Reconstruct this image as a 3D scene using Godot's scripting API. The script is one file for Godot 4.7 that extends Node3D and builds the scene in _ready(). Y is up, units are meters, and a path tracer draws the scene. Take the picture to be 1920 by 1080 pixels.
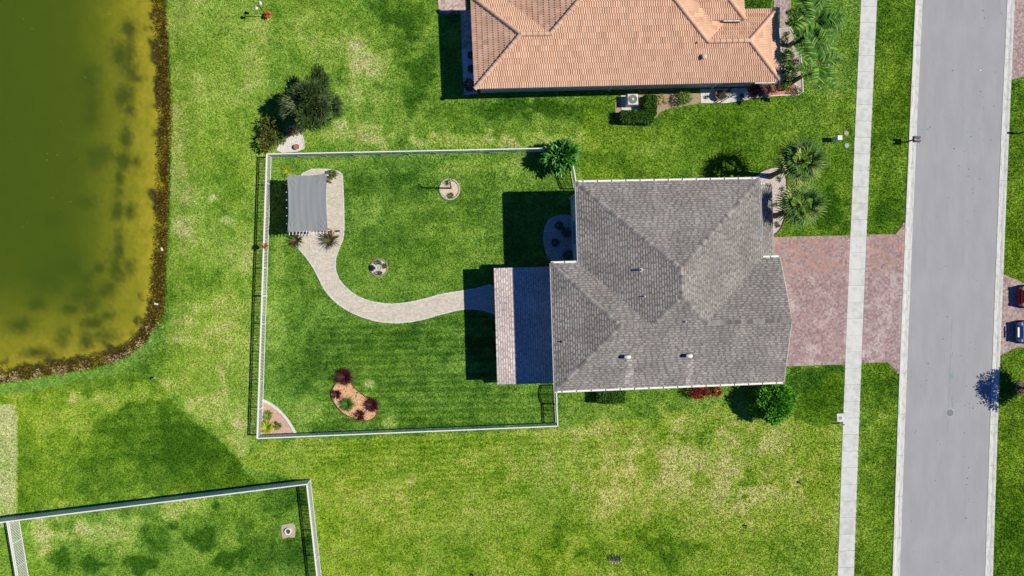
extends Node3D
# Drone view straight down on a suburban lot: pond, fenced yard, two houses, street.

const CAM_H := 51.0
const FOCAL := 1281.0          # lens, in pixels of the 1920 wide survey photograph
var cb: Basis
var rng := RandomNumberGenerator.new()
var taken := {}
var blocked := PackedByteArray()    # where no grass grows, 0.1 m cells
const BX0 := -34.0
const BZ0 := -25.0
const BW := 800
const BH := 490
const GRASS := 520000

# ---------------------------------------------------------------- geometry
class Geo:
	var v := PackedVector3Array()
	var n := PackedVector3Array()
	var c := PackedColorArray()
	var o := Vector3.ZERO
	var col := Color.WHITE
	func _init(origin := Vector3.ZERO): o = origin
	func tri(a: Vector3, b: Vector3, d: Vector3, hint := Vector3.ZERO):
		var nn := (d - a).cross(b - a)
		if nn.dot(hint) < 0.0:
			var t := b
			b = d
			d = t
			nn = -nn
		nn = nn.normalized()
		v.append(a - o); v.append(b - o); v.append(d - o)
		n.append(nn); n.append(nn); n.append(nn)
		c.append(col); c.append(col); c.append(col)
	func trin(a: Vector3, b: Vector3, d: Vector3, na: Vector3, nb: Vector3, nd: Vector3):
		var nn := (d - a).cross(b - a)
		if nn.dot(na + nb + nd) < 0.0:
			var t := b
			b = d
			d = t
			t = nb
			nb = nd
			nd = t
		v.append(a - o); v.append(b - o); v.append(d - o)
		n.append(na); n.append(nb); n.append(nd)
		c.append(col); c.append(col); c.append(col)
	func quad(a: Vector3, b: Vector3, d: Vector3, e: Vector3, hint := Vector3.ZERO):
		tri(a, b, d, hint)
		tri(a, d, e, hint)
	func quadn(a: Vector3, b: Vector3, d: Vector3, e: Vector3, na: Vector3, nb: Vector3, nd: Vector3, ne: Vector3):
		trin(a, b, d, na, nb, nd)
		trin(a, d, e, na, nd, ne)
	func box(t: Transform3D, s: Vector3):       # t at the centre
		var p := []
		for i in 8:
			p.append(t * Vector3((-.5 if i & 1 == 0 else .5) * s.x, (-.5 if i & 2 == 0 else .5) * s.y, (-.5 if i & 4 == 0 else .5) * s.z))
		for f in [[0, 1, 3, 2], [4, 5, 7, 6], [0, 1, 5, 4], [2, 3, 7, 6], [0, 2, 6, 4], [1, 3, 7, 5]]:
			var m: Vector3 = (p[f[0]] + p[f[1]] + p[f[2]] + p[f[3]]) / 4.0
			quad(p[f[0]], p[f[1]], p[f[2]], p[f[3]], m - t.origin)
	func boxc(x: float, y: float, z: float, sx: float, sy: float, sz: float, turn := 0.0):
		box(Transform3D(Basis(Vector3.UP, turn), Vector3(x, y, z)), Vector3(sx, sy, sz))
	func slab(x: float, y: float, z: float, sx: float, sy: float, sz: float, turn := 0.0, ch := 0.02):   # box with a chamfered top; y at the bottom
		var b := Transform3D(Basis(Vector3.UP, turn), Vector3(x, y, z))
		var lo := []
		var mid := []
		var top := []
		for k in [[-1, -1], [1, -1], [1, 1], [-1, 1]]:
			lo.append(b * Vector3(k[0] * sx / 2, 0, k[1] * sz / 2))
			mid.append(b * Vector3(k[0] * sx / 2, sy - ch, k[1] * sz / 2))
			top.append(b * Vector3(k[0] * (sx / 2 - ch), sy, k[1] * (sz / 2 - ch)))
		var ce := b * Vector3(0, sy * .4, 0)
		for i in 4:
			var j := (i + 1) % 4
			quad(lo[i], lo[j], mid[j], mid[i], (lo[i] + lo[j]) / 2 - ce)
			quad(mid[i], mid[j], top[j], top[i], (mid[i] + mid[j]) / 2 - ce)
		quad(top[0], top[1], top[2], top[3], Vector3.UP)
	func bar(a: Vector3, b: Vector3, w: float, h: float, up := Vector3.UP):
		var z := (b - a).normalized()
		if absf(z.dot(up)) > .98: up = Vector3.RIGHT
		var x := up.cross(z).normalized()
		box(Transform3D(Basis(x, z.cross(x), z), (a + b) / 2), Vector3(w, h, a.distance_to(b)))
	func tube(pts: Array, rad: Array, sides := 6, cap := true):
		var rings := []
		var nrm := []
		for i in pts.size():
			var d: Vector3 = (pts[mini(i + 1, pts.size() - 1)] - pts[maxi(i - 1, 0)]).normalized()
			var x := d.cross(Vector3.UP if absf(d.y) < .9 else Vector3.RIGHT).normalized()
			var y := d.cross(x)
			var r := []
			var q := []
			for k in sides:
				var a := TAU * k / sides
				var e := x * cos(a) + y * sin(a)
				r.append(pts[i] + e * rad[i])
				q.append(e)
			rings.append(r)
			nrm.append(q)
		for i in pts.size() - 1:
			for k in sides:
				var j := (k + 1) % sides
				quadn(rings[i][k], rings[i][j], rings[i + 1][j], rings[i + 1][k], nrm[i][k], nrm[i][j], nrm[i + 1][j], nrm[i + 1][k])
		if cap:
			var e := pts.size() - 1
			for k in sides:
				tri(pts[e], rings[e][k], rings[e][(k + 1) % sides], pts[e] - pts[e - 1])
				tri(pts[0], rings[0][k], rings[0][(k + 1) % sides], pts[0] - pts[1])
	func lathe(base: Vector3, prof: Array, sides := 16):      # profile of Vector2(radius, height)
		for i in prof.size() - 1:
			var a: Vector2 = prof[i]
			var b: Vector2 = prof[i + 1]
			var d := b - a
			for k in sides:
				var t0 := TAU * k / sides
				var t1 := TAU * (k + 1) / sides
				var e0 := Vector3(cos(t0), 0, sin(t0))
				var e1 := Vector3(cos(t1), 0, sin(t1))
				var n0 := (e0 * d.y - Vector3.UP * d.x).normalized()
				var n1 := (e1 * d.y - Vector3.UP * d.x).normalized()
				if a.x > 1e-4:
					trin(base + e0 * a.x + Vector3.UP * a.y, base + e1 * a.x + Vector3.UP * a.y, base + e1 * b.x + Vector3.UP * b.y, n0, n1, n1)
				if b.x > 1e-4:
					trin(base + e0 * a.x + Vector3.UP * a.y, base + e1 * b.x + Vector3.UP * b.y, base + e0 * b.x + Vector3.UP * b.y, n0, n1, n0)
	func torus(ce: Vector3, r: float, w: float, sides := 20, k2 := 6):
		var pts := []
		var rad := []
		for i in sides + 1:
			var a := TAU * i / sides
			pts.append(ce + Vector3(cos(a) * r, 0, sin(a) * r))
			rad.append(w)
		tube(pts, rad, k2, false)
	func prism(poly: PackedVector2Array, y0: float, y1: float):
		var ids := Geometry2D.triangulate_polygon(poly)
		for i in range(0, ids.size(), 3):
			var p := []
			for k in 3: p.append(Vector3(poly[ids[i + k]].x, y1, poly[ids[i + k]].y))
			tri(p[0], p[1], p[2], Vector3.UP)
		if y1 - y0 < 1e-4: return
		var cw := 0.0
		for i in poly.size(): cw += poly[i].cross(poly[(i + 1) % poly.size()])
		cw = signf(cw)
		for i in poly.size():
			var a := poly[i]
			var b := poly[(i + 1) % poly.size()]
			var out := Vector3(b.y - a.y, 0, a.x - b.x) * cw
			quad(Vector3(a.x, y0, a.y), Vector3(b.x, y0, b.y), Vector3(b.x, y1, b.y), Vector3(a.x, y1, a.y), out)
	func strip(pts: Array, w: float, y0: float, y1: float, closed := false):      # a low border along a line of Vector2
		var m := pts.size()
		var l := []
		var r := []
		for i in m:
			var a: Vector2 = pts[(i - 1 + m) % m] if closed or i > 0 else pts[0]
			var b: Vector2 = pts[(i + 1) % m] if closed or i < m - 1 else pts[m - 1]
			var d := (b - a).normalized().orthogonal() * w / 2
			l.append(pts[i] + d)
			r.append(pts[i] - d)
		for i in (m if closed else m - 1):
			var j := (i + 1) % m
			var f := func(q: Vector2, y: float): return Vector3(q.x, y, q.y)
			quad(f.call(l[i], y1), f.call(l[j], y1), f.call(r[j], y1), f.call(r[i], y1), Vector3.UP)
			var e: Vector2 = l[i] - r[i]
			quad(f.call(l[i], y0), f.call(l[j], y0), f.call(l[j], y1), f.call(l[i], y1), Vector3(e.x, 0, e.y))
			quad(f.call(r[i], y0), f.call(r[j], y0), f.call(r[j], y1), f.call(r[i], y1), -Vector3(e.x, 0, e.y))
	func ellipsoid(ce: Vector3, r: Vector3, seg := 10, rings := 6):
		for i in rings:
			for k in seg:
				var q := []
				for m in [[0, 0], [0, 1], [1, 1], [1, 0]]:
					var a: float = PI * (i + m[0]) / rings
					var b: float = TAU * (k + m[1]) / seg
					q.append(Vector3(sin(a) * cos(b), cos(a), sin(a) * sin(b)))
				var p := []
				for e in q: p.append(ce + e * r)
				if i > 0: trin(p[0], p[1], p[2], q[0], q[1], q[2])
				if i < rings - 1 or i == 0: trin(p[0], p[2], p[3], q[0], q[2], q[3])
				elif i > 0: pass
	func leaf(p: Vector3, dir: Vector3, up: Vector3, l: float, w: float):
		var s := dir.cross(up).normalized() * w / 2
		var m := p + dir * l * .45 + up * w * .18
		tri(p, m + s, p + dir * l, up)
		tri(p, p + dir * l, m - s, up)
	func blade(p: Vector3, dir: Vector3, l: float, w: float, droop: float, seg := 3):
		var s := dir.cross(Vector3.UP)
		if s.length() < .05: s = Vector3.RIGHT
		s = s.normalized() * w / 2
		var a := p
		var d := dir.normalized()
		for i in seg:
			var b := a + d * l / seg
			var w0 := 1.0 - float(i) / seg * .7
			var w1 := 1.0 - float(i + 1) / seg * (.7 if i < seg - 1 else 1.0)
			if i == seg - 1:
				tri(a + s * w0, b, a - s * w0, Vector3.UP)
			else:
				quad(a + s * w0, b + s * w1, b - s * w1, a - s * w0, Vector3.UP)
			a = b
			d = (d + Vector3.DOWN * droop).normalized()
	func mesh() -> ArrayMesh:
		var a := []
		a.resize(Mesh.ARRAY_MAX)
		a[Mesh.ARRAY_VERTEX] = v
		a[Mesh.ARRAY_NORMAL] = n
		a[Mesh.ARRAY_COLOR] = c
		var m := ArrayMesh.new()
		m.add_surface_from_arrays(Mesh.PRIMITIVE_TRIANGLES, a)
		return m

# ---------------------------------------------------------------- naming
func numbered(parent: Node, called: String) -> String:
	var key := str(parent.get_instance_id()) + called
	var k: int = taken.get(key, 0)
	taken[key] = k + 1
	return called if k == 0 else "%s_%03d" % [called, k]
func tag(o: Node, label := "", category := "", group := "", kind := ""):
	if label: o.set_meta("label", label)
	if category: o.set_meta("category", category)
	if group: o.set_meta("group", group)
	if kind: o.set_meta("kind", kind)
func thing(called: String, label: String, category: String, at_: Vector3, group := "") -> Node3D:
	var o := Node3D.new()
	o.name = numbered(self, called)
	add_child(o)
	o.position = at_
	tag(o, label, category, group)
	return o
func inst(parent: Node, called: String, m: Mesh, mt: Material, t := Transform3D.IDENTITY) -> MeshInstance3D:
	var o := MeshInstance3D.new()
	o.name = numbered(parent, called)
	o.mesh = m
	o.material_override = mt
	o.transform = t
	o.cast_shadow = GeometryInstance3D.SHADOW_CASTING_SETTING_ON
	parent.add_child(o)
	return o
func part(parent: Node, called: String, g: Geo, mt: Material, kind := "") -> MeshInstance3D:
	var o := inst(parent, called, g.mesh(), mt)
	if kind: o.set_meta("kind", kind)
	return o
func single(called: String, label: String, category: String, g: Geo, mt: Material, group := "", kind := "") -> MeshInstance3D:
	var o := inst(self, called, g.mesh(), mt, Transform3D(Basis.IDENTITY, g.o))
	tag(o, label, category, group, kind)
	return o
func structure(called: String, g: Geo, mt: Material) -> MeshInstance3D:
	var o := inst(self, called, g.mesh(), mt, Transform3D(Basis.IDENTITY, g.o))
	o.set_meta("kind", "structure")
	return o

# ---------------------------------------------------------------- materials
func lin(r: float, g: float, b: float) -> Color: return Color(r, g, b).linear_to_srgb()
func paint(c: Color, rough := .8, metal := 0.0, spec := .4) -> StandardMaterial3D:      # c in linear values
	var m := StandardMaterial3D.new()
	m.albedo_color = c.linear_to_srgb()
	m.roughness = rough
	m.metallic = metal
	m.metallic_specular = spec
	return m
func vcol(rough := .85, spec := .3) -> StandardMaterial3D:
	var m := StandardMaterial3D.new()
	m.vertex_color_use_as_albedo = true
	m.roughness = rough
	m.metallic_specular = spec
	return m
func mottle(cols: Array, scale: float, freq := .02, oct := 4, seed_ := 1, rough := .9, relief := 0.0, stretch := Vector3.ONE) -> StandardMaterial3D:
	# grain and patches of one substance, world sized, no light in it; cols are linear
	var f := FastNoiseLite.new()
	f.seed = seed_
	f.frequency = freq
	f.fractal_octaves = oct
	f.fractal_gain = .6
	var im := f.get_seamless_image(256, 256)
	im.convert(Image.FORMAT_L8)
	var src := im.get_data()
	var out := PackedByteArray()
	out.resize(256 * 256 * 3)
	var r := RandomNumberGenerator.new()
	r.seed = seed_ * 77 + 5
	var lut := []
	for i in 256:
		var t := clampf((i / 255.0 - .5) * 1.5 + .5, 0, 1) * (cols.size() - 1)
		var k := mini(int(t), cols.size() - 2)
		lut.append((cols[k] as Color).lerp(cols[k + 1], t - k).linear_to_srgb())
	for i in src.size():
		var q: Color = lut[clampi(src[i] + r.randi_range(-26, 26), 0, 255)]
		out[i * 3] = int(q.r * 255)
		out[i * 3 + 1] = int(q.g * 255)
		out[i * 3 + 2] = int(q.b * 255)
	var m := StandardMaterial3D.new()
	m.albedo_texture = ImageTexture.create_from_image(Image.create_from_data(256, 256, false, Image.FORMAT_RGB8, out))
	m.uv1_triplanar = true
	m.uv1_world_triplanar = true
	m.uv1_scale = stretch / scale
	m.roughness = rough
	m.metallic_specular = .3
	if relief > 0.0:
		m.heightmap_enabled = true
		m.heightmap_texture = ImageTexture.create_from_image(im)
		m.heightmap_scale = relief
	return m
func jit(c: Color, a := .15) -> Color:
	var k := 1.0 + rng.randf_range(-a, a)
	return Color(c.r * k * (1.0 + rng.randf_range(-a, a) * .3), c.g * k, c.b * k * (1.0 + rng.randf_range(-a, a) * .3))
func pick(a: Array): return a[rng.randi() % a.size()]

# ---------------------------------------------------------------- survey: photo pixel to metres on the plane y = h
func at(u: float, v: float, h := 0.0) -> Vector3:
	var d := cb.x * (u - 960.0) / FOCAL - cb.y * (v - 540.0) / FOCAL - cb.z
	return Vector3(0, CAM_H, 0) + d * ((h - CAM_H) / d.y)
func at2(u: float, v: float, h := 0.0) -> Vector2:
	var p := at(u, v, h)
	return Vector2(p.x, p.z)
func outline(px: Array, h := 0.0) -> PackedVector2Array:
	var r := PackedVector2Array()
	for i in range(0, px.size(), 2): r.append(at2(px[i], px[i + 1], h))
	return r
func rounded(p: PackedVector2Array, closed := true, times := 2) -> PackedVector2Array:     # Chaikin corner cutting
	for t in times:
		var q := PackedVector2Array()
		var m := p.size()
		if not closed: q.append(p[0])
		for i in (m if closed else m - 1):
			var a := p[i]
			var b := p[(i + 1) % m]
			q.append(a.lerp(b, .25))
			q.append(a.lerp(b, .75))
		if not closed: q.append(p[m - 1])
		p = q
	return p
func block(poly: PackedVector2Array):
	var lo := poly[0]
	var hi := poly[0]
	for p in poly:
		lo = lo.min(p)
		hi = hi.max(p)
	for j in range(maxi(0, int((lo.y - BZ0) * 10)), mini(BH, int((hi.y - BZ0) * 10) + 1)):
		for i in range(maxi(0, int((lo.x - BX0) * 10)), mini(BW, int((hi.x - BX0) * 10) + 1)):
			if blocked[j * BW + i] == 0 and Geometry2D.is_point_in_polygon(Vector2(BX0 + (i + .5) * .1, BZ0 + (j + .5) * .1), poly):
				blocked[j * BW + i] = 1
func is_blocked(x: float, z: float) -> bool:
	var i := int((x - BX0) * 10)
	var j := int((z - BZ0) * 10)
	return i < 0 or j < 0 or i >= BW or j >= BH or blocked[j * BW + i] == 1
func circle(ce: Vector2, r: float, n := 20, wob := 0.0) -> PackedVector2Array:
	var p := PackedVector2Array()
	for i in n: p.append(ce + Vector2.from_angle(TAU * i / n) * r * (1.0 + wob * sin(i * 2.3 + ce.x)))
	return p

# ---------------------------------------------------------------- lawn colours: how dry (0 lush, 1 straw) and how yellow the turf is
const LW := 512
const LH := 314
var dry := PackedFloat32Array()
var warm := PackedFloat32Array()
var lawn_bytes := PackedByteArray()
const TW := 2048
const TH := 1254
func splat(map: PackedFloat32Array, u: float, v: float, ru: float, rv: float, amount: float, nz: FastNoiseLite):
	var c := at2(u, v)
	var rx := ru * .04
	var rz := rv * .04
	for j in range(maxi(0, int((c.y - rz * 1.5 - BZ0) / 49.0 * LH)), mini(LH, int((c.y + rz * 1.5 - BZ0) / 49.0 * LH) + 1)):
		for i in range(maxi(0, int((c.x - rx * 1.5 - BX0) / 80.0 * LW)), mini(LW, int((c.x + rx * 1.5 - BX0) / 80.0 * LW) + 1)):
			var x := BX0 + i * 80.0 / LW
			var z := BZ0 + j * 49.0 / LH
			var d := Vector2((x - c.x) / rx, (z - c.y) / rz).length() + nz.get_noise_2d(x * 3.0, z * 3.0) * 1.15 + nz.get_noise_2d(x * 9.0, z * 9.0) * .5
			if d < 1.15: map[j * LW + i] += amount * smoothstep(1.15, .45, d)
func region(map: PackedFloat32Array, px: Array, amount: float, nz: FastNoiseLite = null):
	var poly := outline(px)
	var lo := poly[0]
	var hi := poly[0]
	for p in poly:
		lo = lo.min(p)
		hi = hi.max(p)
	for j in range(maxi(0, int((lo.y - BZ0) / 49.0 * LH)), mini(LH, int((hi.y - BZ0) / 49.0 * LH) + 1)):
		for i in range(maxi(0, int((lo.x - BX0) / 80.0 * LW)), mini(LW, int((hi.x - BX0) / 80.0 * LW) + 1)):
			var p := Vector2(BX0 + i * 80.0 / LW, BZ0 + j * 49.0 / LH)
			if nz: p += Vector2(nz.get_noise_2d(p.x * 4, p.y * 4), nz.get_noise_2d(p.y * 4 + 90, p.x * 4)) * .5
			if Geometry2D.is_point_in_polygon(p, poly): map[j * LW + i] += amount
func make_lawn() -> StandardMaterial3D:
	dry.resize(LW * LH)
	warm.resize(LW * LH)
	var nz := FastNoiseLite.new()
	nz.seed = 5
	nz.frequency = .12
	nz.fractal_octaves = 4
	for j in LH:
		for i in LW:
			var x := BX0 + i * 80.0 / LW
			var z := BZ0 + j * 49.0 / LH
			dry[j * LW + i] = .40 + nz.get_noise_2d(x * 1.3, z * 1.6) * .17 + nz.get_noise_2d(x * 6 + 40, z * 6) * .19
			warm[j * LW + i] = .45 + nz.get_noise_2d(x * .7 + 200, z * .7) * .25
	# turf of each lot, read off the photograph
	region(dry, [300, -40, 505, -40, 505, 285, 482, 822, 450, 860, 300, 715, 320, 560], .15, nz)           # bank beside the pond
	region(warm, [300, -40, 505, -40, 505, 285, 482, 822, 450, 860, 300, 715, 320, 560], .1, nz)
	region(dry, [-60, 728, 225, 700, 285, 705, 300, 715, 330, 765, 380, 803, 420, 832, 447, 862, 458, 885, 560, 905, -60, 975], -.09)   # fresh sod
	region(warm, [-60, 728, 225, 700, 285, 705, 300, 715, 330, 765, 380, 803, 420, 832, 447, 862, 458, 885, 560, 905, -60, 975], .3)
	region(dry, [200, 712, 285, 705, 300, 715, 330, 765, 380, 803, 420, 832, 447, 862, 458, 885, 500, 912, 300, 930, 230, 850, 170, 770], -.09)
	region(dry, [270, 712, 300, 715, 330, 765, 380, 803, 420, 832, 447, 862, 458, 885, 500, 912, 380, 905, 310, 820], -.07)
	region(dry, [-60, 755, 28, 757, 30, 800, 30, 985, -60, 990], .62)                                # bleached strip
	region(warm, [-60, 755, 28, 757, 30, 800, 30, 985, -60, 990], -.6)
	region(dry, [500, 290, 1080, 278, 1046, 800, 482, 822], -.05)                                  # fenced yard
	region(warm, [500, 290, 1080, 278, 1046, 800, 482, 822], -.12)
	region(dry, [482, 826, 1046, 802, 1490, 740, 1585, 690, 1575, 1120, 600, 1120, 575, 905, 450, 865], .17, nz)   # dry lot below
	region(warm, [482, 826, 1046, 802, 1490, 740, 1585, 690, 1575, 1120, 600, 1120, 575, 905, 450, 865], .4, nz)
	region(dry, [1090, 175, 1620, 175, 1600, 445, 1420, 445, 1420, 330, 1090, 340], -.08, nz)
	region(warm, [1090, 175, 1620, 175, 1600, 445, 1420, 445, 1420, 330, 1090, 340], .22, nz)
	region(dry, [1640, -40, 1730, -40, 1680, 1120, 1600, 1120], -.08)                             # verge by the street
	region(warm, [1640, -40, 1730, -40, 1680, 1120, 1600, 1120], .32)
	region(dry, [1640, -40, 1725, -40, 1712, 440, 1632, 440], -.08)
	region(dry, [1890, 150, 1990, 150, 1990, 910, 1855, 910], -.1)
	region(warm, [1890, 150, 1990, 150, 1990, 1120, 1855, 1120], .36)
	region(dry, [1855, 908, 1990, 908, 1990, 1120, 1855, 1120], -.22)
	region(dry, [1475, 688, 1586, 684, 1578, 780, 1530, 800, 1490, 780], -.3, nz)
	# patches: u, v, radius u, radius v, amount
	for q in [[1130, 850, 190, 60, .22], [1250, 930, 160, 60, .28], [1330, 860, 160, 50, .22], [1180, 800, 120, 40, .16], [1450, 850, 110, 70, .12], [1400, 925, 35, 25, .2],
			[700, 930, 90, 40, .18], [860, 960, 120, 50, .1], [1450, 960, 70, 50, .16], [1250, 990, 60, 70, -.2], [1180, 1040, 130, 60, -.16], [1060, 960, 40, 90, -.16], [1010, 1040, 90, 50, -.1],
			[700, 1020, 120, 50, -.12], [850, 1050, 100, 40, -.1], [620, 950, 60, 50, -.12], [1310, 825, 14, 18, -.4], [1400, 905, 26, 9, -.3], [1500, 1030, 70, 60, -.15],
			[200, 1000, 160, 30, .3], [330, 945, 60, 30, .3], [110, 1010, 40, 60, .25], [370, 1005, 34, 30, -.55], [290, 1005, 36, 26, -.5], [115, 1040, 20, 40, -.5], [175, 1055, 24, 20, -.4], [325, 985, 16, 12, -.5], [265, 1055, 30, 16, -.4], [430, 1045, 30, 22, -.4], [490, 1020, 70, 60, -.25], [405, 945, 9, 8, -.5], [520, 940, 40, 50, -.2],
			[120, 760, 150, 50, .12], [640, 90, 90, 60, .2], [690, 140, 50, 60, .22], [560, 60, 80, 40, .12], [680, 250, 120, 24, .38], [860, 262, 130, 16, .34], [1000, 262, 100, 20, .2], [660, 160, 30, 50, .15], [740, 80, 30, 60, -.2], [780, 140, 30, 60, -.25], [640, 140, 14, 25, -.3], [750, 20, 60, 40, -.25], [800, 215, 60, 30, .1], [470, 120, 40, 50, .1],
			[900, 205, 150, 18, -.2], [1050, 205, 100, 20, -.22], [1180, 260, 120, 30, .08], [1520, 250, 60, 30, .12], [1560, 180, 30, 60, .12], [1330, 240, 90, 30, -.1], [1560, 390, 40, 50, -.28],
			[370, 30, 50, 40, .1], [400, 200, 60, 60, .12], [360, 420, 40, 60, .16], [330, 300, 20, 160, .2], [440, 380, 40, 70, -.14], [455, 470, 26, 50, .25], [420, 580, 50, 60, .14], [345, 620, 34, 40, .22], [400, 760, 50, 40, .26], [440, 650, 30, 50, .12], [390, 520, 40, 40, -.15], [445, 820, 24, 30, .2], [345, 500, 30, 30, -.12],
			[700, 340, 80, 22, -.2], [900, 310, 90, 20, .2], [620, 305, 60, 12, .12], [850, 400, 60, 30, -.1], [780, 470, 90, 40, -.08], [840, 430, 60, 20, .1], [700, 395, 40, 25, .12], [900, 470, 40, 20, .12], [560, 560, 40, 60, -.1], [520, 480, 16, 60, .2], [515, 620, 18, 70, .26], [560, 700, 50, 40, -.22], [600, 640, 50, 30, -.1],
			[780, 720, 120, 24, -.12], [900, 650, 120, 20, -.16], [760, 640, 90, 18, -.12], [575, 770, 30, 30, .22], [730, 790, 14, 10, .4], [985, 740, 40, 26, .12], [610, 800, 60, 12, -.2], [690, 718, 8, 6, .4], [870, 690, 60, 10, .14],
			[60, 740, 80, 14, .22], [250, 735, 90, 24, .26], [150, 770, 60, 40, .1], [330, 830, 70, 40, -.12], [200, 880, 60, 40, -.1], [100, 850, 40, 60, .06], [400, 850, 40, 20, -.12], [260, 690, 60, 12, -.15],
			[1880, 760, 60, 30, .16], [1900, 880, 40, 30, .14], [1895, 1000, 30, 60, -.1], [1660, 780, 20, 30, .2], [1640, 850, 30, 60, .1], [1620, 1000, 30, 60, .08], [1690, 340, 20, 60, .14], [1660, 120, 30, 60, .14], [1660, 400, 40, 30, -.16], [1650, 720, 30, 30, -.12], [1540, 740, 40, 40, -.1], [1560, 950, 40, 60, .12]]:
		splat(dry, q[0], q[1], q[2], q[3], q[4], nz)
	# mowing lines in the yard and in the dry lot
	for k in 16:
		region(dry, [600, 596 + k * 13.5, 1040, 586 + k * 13.5, 1040, 592 + k * 13.5, 600, 602 + k * 13.5], -.15)
	for k in 9:
		region(dry, [560, 330 + k * 24, 930, 322 + k * 24, 930, 333 + k * 24, 560, 341 + k * 24], -.05)
	for k in 13:
		region(dry, [560 + k * 14, 832 + k * 11, 1330 - k * 34, 806 + k * 11, 1330 - k * 34, 811 + k * 11, 560 + k * 14, 837 + k * 11], -.17)
	for k in 8:
		region(dry, [330 + k * 9, -30, 335 + k * 9, -30, 322 + k * 20, 700, 317 + k * 20, 700], -.04)
	for k in 6:
		region(dry, [60 + k * 14, 735 + k * 24, 300 + k * 26, 720 + k * 24, 300 + k * 26, 730 + k * 24, 60 + k * 14, 745 + k * 24], -.06)
	# bare sandy marks
	for q in [[399, 368, 6, 5], [421, 411, 8, 5], [692, 717, 7, 6], [640, 228, 6, 4], [330, 636, 5, 3]]:
		splat(dry, q[0], q[1], q[2] * 1.6, q[3] * 1.6, .5, nz)
		splat(warm, q[0], q[1], q[2] * 1.6, q[3] * 1.6, -.4, nz)
	for q in [[0, .45, 20.0], [1, -.15, 20.0], [0, -.85, 12.0], [1, .25, 12.0]]:       # bare ring left by an old tree
		var rp := []
		for i in 14: rp.append_array([1400 + cos(TAU * i / 14) * q[2] * (1.0 + .12 * sin(i * 2.7)), 931 + sin(TAU * i / 14) * q[2] * .85])
		region(dry if q[0] == 0 else warm, rp, q[1])
	# fold in the fine grain
	var fine := FastNoiseLite.new()
	fine.seed = 9
	fine.frequency = .38
	fine.fractal_octaves = 3
	fine.fractal_gain = .7
	var fim := fine.get_image(TW, TH)
	fim.convert(Image.FORMAT_L8)
	var fb := fim.get_data()
	var dimg := Image.create(LW, LH, false, Image.FORMAT_L8)
	var wimg := Image.create(LW, LH, false, Image.FORMAT_L8)
	for j in LH:
		for i in LW:
			dimg.set_pixel(i, j, Color.from_hsv(0, 0, clampf(dry[j * LW + i], 0, 1)))
			wimg.set_pixel(i, j, Color.from_hsv(0, 0, clampf(warm[j * LW + i], 0, 1)))
	dimg.resize(TW, TH, Image.INTERPOLATE_BILINEAR)
	wimg.resize(TW, TH, Image.INTERPOLATE_BILINEAR)
	var db := dimg.get_data()
	var wb := wimg.get_data()
	var lut := PackedByteArray()
	lut.resize(256 * 16 * 16 * 3)
	for w in 16:
		for i in 256:
			for b in 16:       # how thick the blades stand
				var q := (turf(i / 255.0, w / 15.0) * (.54 + b / 15.0 * .9)).linear_to_srgb()
				var e := ((w * 256 + i) * 16 + b) * 3
				lut[e] = mini(255, int(q.r * 255))
				lut[e + 1] = mini(255, int(q.g * 255))
				lut[e + 2] = mini(255, int(q.b * 255))
	lawn_bytes.resize(TW * TH * 3)
	var s := 12345
	var k := 0
	for i in TW * TH:
		s = (s * 1103515245 + 12345) & 0x7fffffff
		var t := db[i] + (fb[(i * 7 + 3001) % (TW * TH)] - 128) / 4 + ((s >> 12) & 63) - 32
		var bb := (fb[i] - 128) * 5 / 2 + ((s >> 20) & 127) + 64
		if bb < 0: bb = 0
		elif bb > 255: bb = 255
		if t < 0: t = 0
		elif t > 255: t = 255
		var e := (((wb[i] >> 4) * 256 + t) * 16 + (bb >> 4)) * 3
		lawn_bytes[k] = lut[e]
		lawn_bytes[k + 1] = lut[e + 1]
		lawn_bytes[k + 2] = lut[e + 2]
		k += 3
	var m := StandardMaterial3D.new()
	m.albedo_texture = ImageTexture.create_from_image(Image.create_from_data(TW, TH, false, Image.FORMAT_RGB8, lawn_bytes))
	m.roughness = 1.0
	m.metallic_specular = .1
	return m
func turf(d: float, w: float) -> Color:      # linear albedo of turf
	var cool := [Color(.036, .118, .013), Color(.102, .238, .034), Color(.205, .380, .066), Color(.340, .465, .130), Color(.50, .53, .27)]
	var hot := [Color(.042, .124, .005), Color(.124, .246, .011), Color(.250, .385, .025), Color(.390, .465, .072), Color(.55, .54, .18)]
	var t := d * 4.0
	var k := mini(int(t), 3)
	return (cool[k] as Color).lerp(cool[k + 1], t - k).lerp((hot[k] as Color).lerp(hot[k + 1], t - k), w)
func turf_at(x: float, z: float) -> Color:
	var i := clampi(int((x - BX0) / 80.0 * TW), 0, TW - 1)
	var j := clampi(int((z - BZ0) / 49.0 * TH), 0, TH - 1)
	var e := (j * TW + i) * 3
	return Color8(lawn_bytes[e], lawn_bytes[e + 1], lawn_bytes[e + 2]).srgb_to_linear()
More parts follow.
